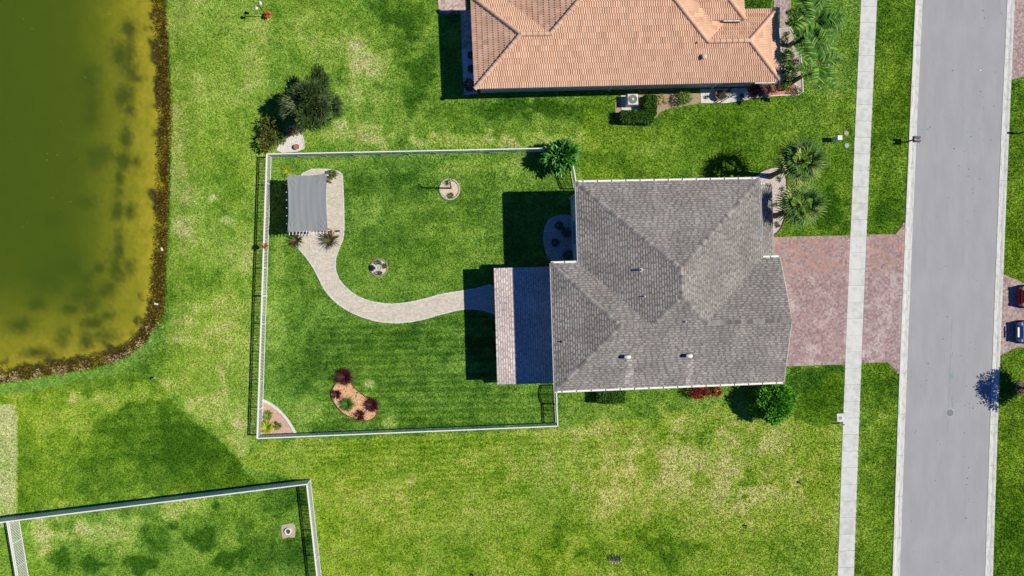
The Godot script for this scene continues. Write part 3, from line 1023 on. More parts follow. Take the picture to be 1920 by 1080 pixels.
	var fp := PackedVector2Array([L2.call(-11.7, -2.0), L2.call(-7.68, -2.0), L2.call(-7.68, 6.0), L2.call(-11.7, 6.0)])
	fl.prism(fp, -.2, .045)
	block(fp)
	part(lan, "floor", fl, mottle([Color(.42, .4, .38), Color(.52, .5, .47)], 2.0, .03, 4, 33))
# ---------------------------------------------------------------- the neighbour with the clay tile roof
func make_tile_house():
	var org := at(890, 166.5, 2.8)
	org.y = 0
	var th := .045
	var ex := Vector3(cos(th), 0, -sin(th))
	var ez := Vector3(sin(th), 0, cos(th))
	var L := func(x: float, y: float, z: float) -> Vector3: return org + ex * x + ez * z + Vector3.UP * y
	var H := func(x: float, r: float, z: float) -> Vector3: return org + ex * x + ez * z + Vector3.UP * (2.8 + .4 * r)     # r metres in from the eave
	var L2 := func(x: float, z: float) -> Vector2:
		var p: Vector3 = L.call(x, 0, z)
		return Vector2(p.x, p.z)
	var house := thing("tile_house", "single-storey house with orange clay tile roof", "house", org)
	var wallm := mottle([Color(.47, .5, .49), Color(.57, .6, .58)], 3.0, .03, 4, 34)
	var foot := PackedVector2Array([L2.call(.5, -.5), L2.call(.5, -6.1), L2.call(2.5, -6.1), L2.call(2.5, -16.7), L2.call(18.8, -16.7), L2.call(18.8, -4.8), L2.call(21.8, -4.8), L2.call(21.8, -.5)])
	block(foot)
	var w := Geo.new(org)
	w.prism(foot, -.3, 2.72)
	part(house, "wall", w, wallm)
	var S := [H.call(0, 0, 0), H.call(22.3, 0, 0), H.call(19.65, 2.65, -2.65), H.call(16.6, 2.65, -2.65), H.call(10.66, 8.59, -8.59), H.call(5.37, 3.3, -3.3), H.call(3.3, 3.3, -3.3)]
	var WW := [H.call(0, 0, 0), H.call(3.3, 3.3, -3.3), H.call(0, 0, -6.6)]
	var WN := [H.call(0, 0, -6.6), H.call(3.3, 3.3, -3.3), H.call(5.37, 3.3, -3.3), H.call(2.07, 0, -6.6)]
	var MW := [H.call(2.07, 0, -6.6), H.call(5.37, 3.3, -3.3), H.call(10.66, 8.59, -8.59), H.call(2.07, 0, -17.18)]
	var EE := [H.call(22.3, 0, 0), H.call(22.3, 0, -5.3), H.call(19.65, 2.65, -2.65)]
	var EN := [H.call(16.6, 2.65, -2.65), H.call(19.65, 2.65, -2.65), H.call(22.3, 0, -5.3), H.call(19.25, 0, -5.3)]
	var ME := [H.call(16.6, 2.65, -2.65), H.call(19.25, 0, -5.3), H.call(19.25, 0, -17.18), H.call(10.66, 8.59, -8.59)]
	var MN := [H.call(2.07, 0, -17.18), H.call(10.66, 8.59, -8.59), H.call(19.25, 0, -17.18)]
	var uh := 3.75
	var U := func(x: float, r: float, z: float) -> Vector3: return org + ex * x + ez * z + Vector3.UP * (uh + .4 * r)
	var US := [U.call(16.85, 0, -4.2), U.call(19.4, 0, -4.2), U.call(16.5, 2.9, -7.1), U.call(13.95, 2.9, -7.1)]
	var UE := [U.call(19.4, 0, -4.2), U.call(19.4, 0, -10.0), U.call(16.5, 2.9, -10.0), U.call(16.5, 2.9, -7.1)]
	var slopes := [S, WW, WN, MW, EE, EN, ME, MN, US, UE]
	var dk := Geo.new(org)
	for s in slopes: deck(s, dk, .02)
	var roof := part(house, "roof", dk, paint(Color(.16, .075, .045)))
	var pal := [Color(.72, .465, .325), Color(.69, .44, .305), Color(.75, .49, .345), Color(.66, .41, .28), Color(.73, .475, .335)]
	var mats := []
	for c in pal: mats.append(mottle([c * .88, c, c * 1.05], 1.1, .03, 3, 60 + mats.size(), .85))
	var joined := Geo.new(org)
	var whole := []
	for s in slopes: tile_slope(s, joined, whole, pal)
	var tm := tile_mesh()
	var ta := tm.surface_get_arrays(0)
	var tv: PackedVector3Array = ta[Mesh.ARRAY_VERTEX]
	var tn: PackedVector3Array = ta[Mesh.ARRAY_NORMAL]
	for i in whole.size():
		var t: Transform3D = whole[i][0]
		t.origin -= org
		if i < 300: inst(roof, "roof_tile", tm, mats[whole[i][1]], t)
		else:
			var c: Color = jit(pal[whole[i][1]], .08)
			for k in tv.size():
				joined.v.append(t * tv[k])
				joined.n.append(t.basis * tn[k])
				joined.c.append(c)
	part(roof, "tile_field", joined, vcol(.85, .25), "stuff")
	# barrel tiles over hips and ridges
	var rg := Geo.new()
	var arc := 6
	for i in arc:
		var a0 := PI * i / arc
		var a1 := PI * (i + 1) / arc
		var n0 := Vector3(cos(a0), sin(a0), 0)
		var n1 := Vector3(cos(a1), sin(a1), 0)
		rg.quadn(n0 * .17, n1 * .17, n1 * .15 + Vector3(0, -.015, .44), n0 * .15 + Vector3(0, -.015, .44), n0, n1, n1, n0)
		rg.tri(Vector3.ZERO, n0 * .17, n1 * .17, Vector3(0, 0, -1))
	var rm := rg.mesh()
	for q in [[S[0], S[6]], [WW[2], S[6]], [S[6], S[5]], [S[5], S[4]], [S[1], S[2]], [S[3], S[2]], [S[3], S[4]], [EE[1], S[2]], [US[1], US[2]]]:
		var a: Vector3 = q[0] - org
		var b: Vector3 = q[1] - org
		var m := int(a.distance_to(b) / .4)
		var z := (b - a).normalized()
		var x := Vector3.UP.cross(z).normalized()
		for i in m: inst(roof, "ridge_tile", rm, mats[rng.randi() % 5], Transform3D(Basis(x, z.cross(x), z), a.lerp(b, float(i) / m) + Vector3.UP * .03))
	# fascia, short gutters, soffit
	var fa := Geo.new(org)
	for q in [[S[0], S[1]], [WW[2], S[0]], [S[1], EE[1]], [EE[1], EN[3]], [WN[0], WN[3]], [US[0], US[1]], [US[1], UE[1]]]:
		fa.bar(q[0] + Vector3.DOWN * .1, q[1] + Vector3.DOWN * .1, .03, .16)
	part(house, "fascia", fa, paint(Color(.6, .58, .55)))
	var so := Geo.new(org)
	so.prism(PackedVector2Array([L2.call(.02, -.02), L2.call(.02, -6.58), L2.call(2.1, -6.58), L2.call(2.1, -17.1), L2.call(19.2, -17.1), L2.call(19.2, -5.28), L2.call(22.28, -5.28), L2.call(22.28, -.02)]), 2.64, 2.68)
	part(house, "soffit", so, white)
	var tw := Geo.new(org)
	tw.prism(PackedVector2Array([L2.call(14.5, -4.6), L2.call(14.5, -9.8), L2.call(19.0, -9.8), L2.call(19.0, -4.6)]), 2.7, uh - .05)
	part(house, "entry_wall", tw, wallm)
	gutter(house, org, L.call(20.4, 2.78, 0), L.call(22.3, 2.78, 0), ez, .07, white, white)
	gutter(house, org, L.call(17.9, uh - .02, -4.2), L.call(19.4, uh - .02, -4.2), ez, .07, white, white)
	gutter(house, org, S[1], EE[1], ex, .05, white, white)
	# vents
	for q in [[1320, 106, .16, .3], [1306, 82, .06, .16]]:
		var b := at(q[0], q[1], 3.7)
		b.y = 2.8 - .4 * (b - org).dot(ez)
		var vg := Geo.new(org)
		vg.tube([b + Vector3.DOWN * .1, b + Vector3.UP * q[3]], [q[2] * .8, q[2] * .8], 10)
		vg.lathe(b + Vector3.UP * q[3], [Vector2(q[2] * 1.2, 0), Vector2(q[2] * .9, .06), Vector2(0, .1)], 12)
		part(house, "vent_pipe", vg, paint(Color(.62, .5, .42)))
	for x in [4.0, 8.0, 13.5]: window(house, org, L.call(x, 1.6, -.5), ez, 1.2, 1.2, white, glass)
	window(house, org, L.call(19.6, 1.5, -.5), ez, 1.9, 1.4, white, glass)
	window(house, org, L.call(.5, 1.5, -3.2), -ex, 2.0, 1.8, white, glass)
	window(house, org, L.call(21.8, 1.5, -2.6), ex, 1.8, 1.4, white, glass)
	for x in [10.2, 18.2]:
		var ds := Geo.new(org)
		ds.bar(L.call(x, .05, -.44), L.call(x, 2.6, -.44), .08, .1)
		part(house, "downspout", ds, white)
# ---------------------------------------------------------------- plants
var leafy: StandardMaterial3D
var bark: StandardMaterial3D
func rdir() -> Vector3:
	var z := rng.randf_range(-1, 1)
	var a := rng.randf() * TAU
	return Vector3(cos(a) * sqrt(1 - z * z), z, sin(a) * sqrt(1 - z * z))
func foliage(g: Geo, ce: Vector3, r: Vector3, n: int, l: float, w: float, pal: Array, shell := .5, rough := .35, floor_y := .02):
	var nz := FastNoiseLite.new()
	nz.seed = rng.randi() & 0xffff
	nz.frequency = .9
	for i in n:
		var d := rdir()
		var k := (1.0 - rough * .5) + nz.get_noise_3d(d.x * 1.6, d.y * 1.6, d.z * 1.6) * rough * 1.6
		var p := ce + d * r * k * pow(rng.randf_range(shell * shell * shell, 1.0), .333)
		if p.y < floor_y: p.y = floor_y + rng.randf() * .05
		var dir := (d + rdir() * .9 + Vector3(0, .25, 0)).normalized()
		var up := (d + rdir() * .8 + Vector3(0, .6, 0)).normalized()
		if absf(dir.dot(up)) > .9: up = dir.cross(Vector3.RIGHT).normalized()
		g.col = jit(pick(pal), .25)
		g.leaf(p, dir, up, l * rng.randf_range(.7, 1.3), w * rng.randf_range(.7, 1.3))
func stems(parent: Node, base: Vector3, top: Vector3, spread: float, n := 4, r := .02):
	var g := Geo.new(base)
	for i in n:
		var a := TAU * i / n + rng.randf()
		var t := base + (top - base) * .75 + Vector3(cos(a), 0, sin(a)) * spread * .6
		g.tube([base + Vector3.DOWN * .05 + Vector3(cos(a), 0, sin(a)) * r * 2, base.lerp(t, .5) + Vector3(cos(a), 0, sin(a)) * spread * .15, t], [r, r * .8, r * .35], 5)
	part(parent, "stem", g, bark)
func shrub(called: String, label: String, category: String, u: float, v: float, hc: float, r: Vector3, n: int, l: float, w: float, pal: Array, group := "", shell := .5, rough := .35) -> Node3D:
	var c := at(u, v, hc)
	var b := Vector3(c.x, 0, c.z)
	var t := thing(called, label, category, b, group)
	var g := Geo.new(b)
	foliage(g, c, r, n, l, w, pal, shell, rough)
	part(t, "foliage", g, leafy)
	stems(t, b, c, r.x)
	return t
func hedge(called: String, label: String, boxes: Array, h: float, pal: Array, n: int, l := .09):
	var b := Vector3(boxes[0][0], 0, boxes[0][1])
	var t := thing(called, label, "hedge", b)
	for q in boxes:
		var g := Geo.new(b)
		for i in n:
			var e := Vector3(rng.randf_range(-1, 1), rng.randf_range(0, 1), rng.randf_range(-1, 1))
			var f := rng.randi() % 5
			if f < 2: e.y = rng.randf_range(.86, 1.0)
			elif f == 2: e.x = signf(e.x) * rng.randf_range(.85, 1)
			elif f == 3: e.z = signf(e.z) * rng.randf_range(.85, 1)
			var rr := Vector2(e.x, e.z)
			var m := pow(pow(absf(e.x), 6.0) + pow(absf(e.z), 6.0) , 1.0 / 6.0)
			if m > 1.0: rr /= m
			var p := Vector3(q[0] + rr.x * q[2], h * e.y * (1.0 - .18 * pow(maxf(absf(rr.x), absf(rr.y)), 5.0)) * (1.0 + sin(q[0] * 3 + e.x * 4) * .04), q[1] + rr.y * q[3])
			var o := Vector3(e.x * .6, .8, e.z * .6).normalized()
			g.col = jit(pick(pal), .25)
			g.leaf(p, (o + rdir()).normalized(), (o + rdir() * .7).normalized(), l * rng.randf_range(.7, 1.3), l * .55)
		part(t, "foliage", g, leafy)
		var st := Geo.new(b)
		for i in 5:
			var x: float = q[0] + q[2] * (-.8 + .4 * i)
			st.tube([Vector3(x, -.05, q[1]), Vector3(x + .05, h * .4, q[1] + .05), Vector3(x - .04, h * .8, q[1])], [.025, .02, .01], 5)
		part(t, "stem", st, bark)
func clump(called: String, label: String, category: String, u: float, v: float, hc: float, l: float, n: int, w: float, pal: Array, droop := .35, up := .7, group := "") -> Node3D:
	var c := at(u, v, hc)
	var b := Vector3(c.x, 0, c.z)
	var t := thing(called, label, category, b, group)
	var g := Geo.new(b)
	for i in n:
		var a := rng.randf() * TAU
		var d := Vector3(cos(a), rng.randf_range(up * .4, up * 1.8), sin(a)).normalized()
		g.col = jit(pick(pal), .25)
		g.blade(b + Vector3(cos(a), 0, sin(a)) * rng.randf() * l * .12 + Vector3.UP * rng.randf() * hc * .3, d, l * rng.randf_range(.7, 1.15), w, droop)
	part(t, "leaves", g, leafy)
	var k := Geo.new(b)
	k.lathe(b, [Vector2(l * .16, -.03), Vector2(l * .14, .05), Vector2(0, hc * .3)], 8)
	part(t, "root_crown", k, bark)
	return t
func trunk(parent: Node, b: Vector3, top: Vector3, r0: float, r1: float, bend := Vector3.ZERO, mt: Material = null):
	var g := Geo.new(b)
	var pts := []
	var rad := []
	for i in 9:
		var f := i / 8.0
		pts.append(b.lerp(top, f) + bend * sin(f * PI) + Vector3.DOWN * (.1 if i == 0 else 0.0))
		rad.append(lerpf(r0, r1, f) * (1.25 if i == 0 else 1.0 + .06 * (i % 2)))
	g.tube(pts, rad, 9)
	part(parent, "trunk", g, mt if mt else bark)
func fan_palm(called: String, label: String, b: Vector3, top: Vector3, nl: int, reach: float, pal: Array, r0 := .2, skirt := 0.0):
	var t := thing(called, label, "palm", b)
	trunk(t, b, top, r0, r0 * .75)
	for i in nl:
		var g := Geo.new(b)
		var a := i * 2.39996 + rng.randf() * .3
		var el := lerpf(1.25, -.35 - skirt, float(i) / nl) + rng.randf_range(-.1, .1)
		var d := Vector3(cos(a) * cos(el), sin(el), sin(a) * cos(el))
		var pl := reach * rng.randf_range(.42, .55)
		var q := top + d * pl + Vector3.DOWN * pl * .12
		g.col = jit(Color(.12, .17, .04), .15)
		g.tube([top, top + d * pl * .5, q], [.025, .02, .012], 4, false)
		var side := d.cross(Vector3.UP).normalized()
		var nb := 12
		var base: Color = jit(pick(pal), .15)
		for k in nb:
			var f := (k - (nb - 1) / 2.0) / (nb - 1) * 2.0
			var bd := (d * cos(f * 1.5) + side * sin(f * 1.5) + Vector3.UP * .08).normalized()
			g.col = jit(base, .2)
			g.blade(q, bd, reach * .56 * (1.0 - .25 * absf(f)) * rng.randf_range(.85, 1.1), .12, .28 + .1 * rng.randf(), 3)
		part(t, "frond", g, leafy)
func feather_palm(called: String, label: String, b: Vector3, top: Vector3, nl: int, reach: float, pal: Array, dead := -1, turn := 0.0):
	var t := thing(called, label, "palm", b)
	trunk(t, b, top, .17, .11, Vector3(.05, 0, .04), mottle([Color(.16, .13, .09), Color(.3, .26, .2)], .6, .05, 3, 71))
	for i in nl:
		var g := Geo.new(b)
		var a := turn + i * TAU / nl + rng.randf_range(-.2, .2)
		var el := rng.randf_range(.15, .95)
		var pl := reach * rng.randf_range(.8, 1.1)
		var col: Array = pal
		if i == dead:
			el = -.25
			col = [Color(.4, .36, .33), Color(.5, .46, .42)]
			a = -.45
			pl = reach * 1.15
		var d := Vector3(cos(a) * cos(el), sin(el), sin(a) * cos(el))
		var p := top
		var m := 16
		var rach := [p]
		for k in m:
			var q := p + d * pl / m
			var side := d.cross(Vector3.UP).normalized()
			var f := float(k) / m
			if k > 1:
				var ll := pl * .36 * sin(PI * clampf(f * .85 + .14, 0, 1)) * (.55 if i == dead else 1.0)
				for s in [-1.0, 1.0]:
					for e in 2:
						g.col = jit(pick(col), .22)
						g.blade(p.lerp(q, e * .5), (side * s + d * .55 + Vector3.UP * rng.randf_range(-.1, .45)).normalized(), ll * rng.randf_range(.8, 1.15), .1, .3, 2)
			p = q
			d = (d + Vector3.DOWN * .085).normalized()
			rach.append(p)
		var rad := []
		for k in rach.size(): rad.append(lerpf(.03, .006, float(k) / rach.size()))
		g.col = jit(Color(.16, .19, .05), .1)
		g.tube(rach, rad, 4, false)
		part(t, "frond", g, leafy)
func tree(called: String, label: String, b: Vector3, ce: Vector3, r: Vector3, clusters: int, per: int, l: float, w: float, pal: Array, rt := .14, puff := .42):
	var t := thing(called, label, "tree", b)
	trunk(t, b, ce + Vector3.DOWN * r.y * .25, rt, rt * .5)
	var lg := Geo.new(b)
	var g := Geo.new(b)
	var fork := ce + Vector3.DOWN * r.y * .55
	for i in clusters:
		var d := rdir()
		d.y = d.y * .8 + .1
		var q := ce + d * r * rng.randf_range(.35, 1.1)
		if i % 3 == 0:
			lg.tube([fork, fork.lerp(q, .5) + Vector3.UP * .12, q], [rt * .4, rt * .22, .012], 5, false)
		var own: Color = pick(pal)
		for k in per:
			var e := rdir()
			var p := q + e * r.x * puff * pow(rng.randf(), .5) * Vector3(1, .7, 1)
			g.col = jit(own.lerp(pick(pal), .4), .25)
			var dir := (e * .7 + d * 1.2 + rdir() * .5).normalized()
			g.leaf(p, dir, (d + Vector3.UP + rdir() * .9).normalized(), l * rng.randf_range(.7, 1.3), w * rng.randf_range(.7, 1.3))
	part(t, "limb", lg, bark)
	part(t, "crown", g, leafy)
func pot(parent: Node, b: Vector3, r: float, h: float, mt: Material):
	var g := Geo.new(parent.position)
	g.lathe(b, [Vector2(r * .68, 0), Vector2(r * .92, h * .8), Vector2(r * 1.05, h * .82), Vector2(r * 1.05, h), Vector2(r * .88, h), Vector2(r * .85, h * .86), Vector2(0, h * .86)], 14)
	part(parent, "pot", g, mt)
func boulder(called: String, label: String, u: float, v: float, r: float, c: Color, group := ""):
	var p := at(u, v, r * .3)
	p.y = 0
	var g := Geo.new(p)
	var nz := FastNoiseLite.new()
	nz.seed = int(u)
	nz.frequency = .9
	for i in 6:
		for k in 9:
			var q := []
			for m in [[0, 0], [0, 1], [1, 1], [1, 0]]:
				var a: float = PI * (i + m[0]) / 6.0
				var e: float = TAU * ((k + m[1]) % 9) / 9.0
				var d := Vector3(sin(a) * cos(e), cos(a), sin(a) * sin(e))
				q.append(p + Vector3(0, r * .25, 0) + d * Vector3(1, .6, .85) * r * (1.0 + nz.get_noise_3dv(d * 2.0) * .5))
			g.quad(q[0], q[1], q[2], q[3], q[0] + q[2] - 2 * (p + Vector3(0, r * .25, 0)))
	single(called, label, "stone", g, mottle([c * .7, c * 1.15], .7, .03, 4, int(u)), group)
# ---------------------------------------------------------------- fences
func fence(called: String, label: String, a: Vector3, b: Vector3, h: float, pw: float, span := 2.0, skip_first := false, arch := 0.0, depth := .025):
	a.y = 0
	b.y = 0
	var t := thing(called, label, "fence", a, "white picket fence runs" if arch == 0.0 else "")
	var l := a.distance_to(b)
	var d := (b - a) / l
	var m := maxi(1, roundi(l / span))
	var post := Geo.new()
	post.slab(0, -.1, 0, .062, h + .14, .062, atan2(-d.z, d.x), .015)
	var pm := post.mesh()
	for i in range(1 if skip_first else 0, m + 1): inst(t, "post", pm, white, Transform3D(Basis.IDENTITY, d * l * i / m))
	var top := func(f: float) -> float: return h + arch * sin(PI * clampf(f, 0, 1))
	for k in [0.0, .16]:
		var g := Geo.new(a)
		var seg := 10 if arch > 0.0 else 1
		for i in seg:
			var f0 := float(i) / seg
			var f1 := float(i + 1) / seg
			g.bar(a + d * l * f0 + Vector3.UP * (top.call(f0) - k), a + d * l * f1 + Vector3.UP * (top.call(f1) - k), .08 if k == 0.0 else .05, .036)
		part(t, "rail", g, white)
	var lo := Geo.new(a)
	lo.bar(a + Vector3.UP * .1, b + Vector3.UP * .1, .04, .036)
	part(t, "rail", lo, white)
	var pk := Geo.new(a)
	var np := int(l / .105)
	for i in np:
		var f := (i + .5) / np
		var p := a + d * l * f
		pk.bar(p + Vector3.UP * .05, p + Vector3.UP * (float(top.call(f)) - .02), pw, depth, d.cross(Vector3.UP))
	part(t, "pickets", pk, white, "stuff")
# ---------------------------------------------------------------- beds
func bed(called: String, label: String, poly: PackedVector2Array, fill: Material, y: float, edge: Material, ew: float, eh: float, n: int, size: float, pal: Array, closed := true) -> Node3D:
	var c := Vector2.ZERO
	for p in poly: c += p / poly.size()
	var o := Vector3(c.x, 0, c.y)
	var t := thing(called, label, "planting bed", o)
	block(poly)
	var g := Geo.new(o)
	g.prism(poly, -.1, y)
	part(t, "soil", g, fill)
	if edge:
		var e := Geo.new(o)
		e.strip(Array(poly), ew, -.05, eh, closed)
		part(t, "edging", e, edge)
	if n > 0:
		var lo := poly[0]
		var hi := poly[0]
		for p in poly:
			lo = lo.min(p)
			hi = hi.max(p)
		var s := Geo.new(o)
		for i in n:
			var p := Vector2(rng.randf_range(lo.x, hi.x), rng.randf_range(lo.y, hi.y))
			if not Geometry2D.is_point_in_polygon(p, poly): continue
			s.col = jit(pick(pal), .2)
			var r := size * rng.randf_range(.5, 1.2)
			var ce := Vector3(p.x, y, p.y)
			var q := []
			var a0 := rng.randf() * TAU
			for k in 5: q.append(ce + Vector3(cos(a0 + k * TAU / 5), 0, sin(a0 + k * TAU / 5)) * r * rng.randf_range(.6, 1.0))
			var ap := ce + Vector3(rng.randf_range(-.3, .3) * r, r * .7, rng.randf_range(-.3, .3) * r)
			for k in 5: s.tri(q[k], q[(k + 1) % 5], ap, (q[k] + q[(k + 1) % 5]) / 2 - ce + Vector3.UP * r)
		part(t, "stones", s, vcol(.9, .25), "stuff")
	return t
func pavers(parent: Node, called: String, poly: PackedVector2Array, w: float, l: float, y: float, pal: Array, herring: bool, turn: float, shade: Callable):
	var lo := Vector2(1e9, 1e9)
	var hi := -lo
	for p in poly:
		lo = lo.min(p)
		hi = hi.max(p)
	var org: Vector3 = parent.position
	var ce := (lo + hi) / 2
	var rad := (hi - lo).length() / 2
	var g := Geo.new(org)
	var rects := []
	if herring:
		var m := int(rad / w) + 3
		for i in range(-m, m):
			for j in range(-m / 2 - 1, m / 2 + 1):
				var q := Vector2(i + 2 * j, i - 2 * j) * w
				if q.length() > rad * 1.1 + 1.0: continue
				rects.append(Rect2(q.x, q.y, 2 * w, w))
				rects.append(Rect2(q.x + 2 * w, q.y - w, w, 2 * w))
	else:
		var y0 := -rad
		var r := 0
		while y0 < rad:
			var x0 := -rad - fmod(r * .37, 1.0) * l
			while x0 < rad:
				var ll: float = l * pick([.66, 1.0, 1.0, 1.35])
				rects.append(Rect2(x0, y0, ll, w))
				x0 += ll
			y0 += w
			r += 1
	var gap := .005
	for r in rects:
		var c0: Vector2 = ce + r.get_center().rotated(turn)
		if c0.x < lo.x - l or c0.x > hi.x + l or c0.y < lo.y - l or c0.y > hi.y + l: continue
		var q := PackedVector2Array()
		var k := 0
		for e in [Vector2(gap, gap), Vector2(r.size.x - gap, gap), Vector2(r.size.x - gap, r.size.y - gap), Vector2(gap, r.size.y - gap)]:
			var f: Vector2 = ce + (r.position + e).rotated(turn)
			q.append(f)
			k += int(Geometry2D.is_point_in_polygon(f, poly))
		if k == 0: continue
		g.col = shade.call(c0, jit(pick(pal), .1))
		var yy := y + rng.randf_range(-.002, .003)
		for cut in ([q] if k == 4 else Geometry2D.intersect_polygons(q, poly)):
			var cc := Vector2.ZERO
			for f in cut: cc += f / cut.size()
			for i in cut.size():
				var a: Vector2 = cut[i]
				var b: Vector2 = cut[(i + 1) % cut.size()]
				g.tri(Vector3(a.x, yy, a.y), Vector3(b.x, yy, b.y), Vector3(cc.x, yy, cc.y), Vector3.UP)
				g.quad(Vector3(a.x, yy, a.y), Vector3(b.x, yy, b.y), Vector3(b.x, yy - .03, b.y), Vector3(a.x, yy - .03, a.y), Vector3(a.x + b.x - 2 * cc.x, 0, a.y + b.y - 2 * cc.y))
	part(parent, called, g, vcol(.9, .3), "stuff")
const GREEN := [Color(.045, .13, .012), Color(.07, .17, .02), Color(.03, .09, .01)]
const DARK := [Color(.02, .06, .012), Color(.03, .08, .015), Color(.045, .10, .02)]
const BRIGHT := [Color(.07, .23, .012), Color(.12, .30, .02), Color(.05, .17, .012)]
const LIME := [Color(.35, .42, .02), Color(.20, .33, .02), Color(.48, .45, .03)]
const MAROON := [Color(.07, .01, .015), Color(.10, .016, .022), Color(.04, .008, .01)]
const CROTON := [Color(.24, .08, .015), Color(.30, .15, .04), Color(.05, .11, .015), Color(.08, .15, .02), Color(.03, .07, .012), Color(.06, .12, .02), Color(.10, .15, .03)]
func make_yard():
	var pale := mottle([Color(.62, .57, .52), Color(.74, .69, .64)], .8, .05, 3, 40)
	var concrete := mottle([Color(.58, .57, .53), Color(.72, .71, .68)], 1.6, .02, 5, 41)
	var terracotta := mottle([Color(.32, .13, .07), Color(.45, .2, .11)], .5, .04, 3, 42)
	var stone := mottle([Color(.4, .37, .33), Color(.62, .58, .52)], .6, .05, 3, 43)
	# fences of the back yard
	var fh := 1.22
	var nw := at(500, 289, fh)
	var sw := at(482, 822, fh)
	var se := at(1046, 799, fh)
	var ne := at(1071, 277, fh)
	fence("picket_fence", "white picket fence on the pond side of the back yard", nw, sw, fh, .04)
	fence("picket_fence", "white picket fence along the yard side nearest the tile house", nw, ne, fh, .05, 2.0, true)
	fence("picket_fence", "white picket fence along the yard side nearest the dry open lot", sw, se, fh, .05, 2.0, true)
	var g0 := at(1072, 300, fh)
	fence("garden_gate", "white arched gate between bushy small tree and grey house corner", g0, at(1081, 350, fh), fh, .03, 1.9, false, .22)
	fence("picket_fence", "short white fence stub under the bushy bright green small tree", ne, g0, fh, .03, 2.0, true)
	var g1 := at(1044, 762, fh)
	fence("garden_gate", "white arched gate beside the patio cover below the grey house", g1, at(1042, 726, fh), fh, .03, 1.4, false, .22)
	fence("picket_fence", "short white fence stub joining corner post to lower gate", g1, se, fh, .03, 1.6, true)
	# the fence of the lot below
	var n0 := at(-60, 987, 1.3)
	var n1 := at(575, 908, 1.3)
	fence("picket_fence", "white picket fence slanting across the lower left lawn", n0, n1, 1.3, .1, 1.75, false, 0.0, .02)
	fence("picket_fence", "white picket fence running from lower left corner post toward bottom edge", n1, at(602, 1150, 1.3), 1.3, .05, 1.75, true)
	fence("picket_fence", "white picket cross fence at the far lower left", at(13, 979, 1.3), at(42, 1150, 1.3), 1.3, .05, 1.75, true)
	# paver path and patio
	var pp := rounded(outline([551, 318, 641, 317, 643, 345, 645, 405, 645, 445, 635, 466, 628, 488, 629, 510, 641, 533, 668, 556, 702, 568, 742, 571, 785, 564, 830, 551, 866, 546, 895, 541, 930, 530, 934, 592, 912, 582, 890, 579, 866, 579, 830, 588, 782, 602, 742, 606, 702, 602, 662, 588, 630, 568, 608, 543, 595, 515, 582, 492, 566, 472, 555, 460, 549, 440]), true, 2)
	block(pp)
	var pc := at(600, 480)
	var path := thing("path", "winding paver path", "", pc)
	path.set_meta("kind", "structure")
	path.remove_meta("category")
	path.remove_meta("label")
	var pb := Geo.new(pc)
	pb.prism(pp, -.1, .012)
	part(path, "bedding_sand", pb, pale)
	var ppal := [Color(.61, .555, .475), Color(.58, .525, .45), Color(.64, .585, .505), Color(.535, .485, .42), Color(.61, .54, .45)]
	var same := func(_p: Vector2, c: Color) -> Color: return c
	pavers(path, "paver_field", pp, .11, .17, .035, ppal, false, -.02, same)
	var pe := Geo.new(pc)
	pe.strip(Array(pp), .09, -.05, .042, true)
	part(path, "border", pe, concrete)
	# pergola with a grey shade cloth
	var ph := 2.35
	var q := [at(539, 328, ph), at(613, 326, ph), at(615, 434, ph), at(540, 436, ph)]
	var pg0 := Vector3((q[0].x + q[2].x) / 2, 0, (q[0].z + q[2].z) / 2)
	var perg := thing("pergola", "pergola covered by a sagging grey shade cloth on pale pavers", "pergola", pg0)
	var wood := mottle([Color(.22, .16, .11), Color(.34, .26, .19)], 1.0, .03, 4, 44)
	for e in q:
		var p := (e as Vector3).lerp(pg0 + Vector3.UP * ph, .12)
		var g := Geo.new(pg0)
		g.bar(Vector3(p.x, 0, p.z), Vector3(p.x, ph - .25, p.z), .12, .12)
		part(perg, "post", g, wood)
	for k in [[0, 3], [1, 2]]:
		var g := Geo.new(pg0)
		var a: Vector3 = q[k[0]].lerp(q[1 - k[0]], .1)
		var b: Vector3 = q[k[1]].lerp(q[5 - k[1]], .1)
		g.bar(a + Vector3.DOWN * .29, b + Vector3.DOWN * .29, .05, .16)
		part(perg, "beam", g, wood)
	for i in 8:
		var f := i / 7.0 * .96 + .02
		var a: Vector3 = q[0].lerp(q[3], f)
		var b: Vector3 = q[1].lerp(q[2], f)
		var d := (b - a).normalized()
		var g := Geo.new(pg0)
		g.bar(a - d * .14 + Vector3.DOWN * .15, b + d * .1 + Vector3.DOWN * .15, .045, .12)
		part(perg, "rafter", g, white)
	for i in 12:
		var f := i / 11.0 * .94 + .03
		var a: Vector3 = q[0].lerp(q[1], f)
		var b: Vector3 = q[3].lerp(q[2], f)
		var d := (b - a).normalized()
		var g := Geo.new(pg0)
		g.bar(a + Vector3.DOWN * .065, b + d * .16 + Vector3.DOWN * .065, .045, .035)
		part(perg, "batten", g, white)
	var cl := Geo.new(pg0)
	var nx := 26
	var nzc := 34
	var grid := []
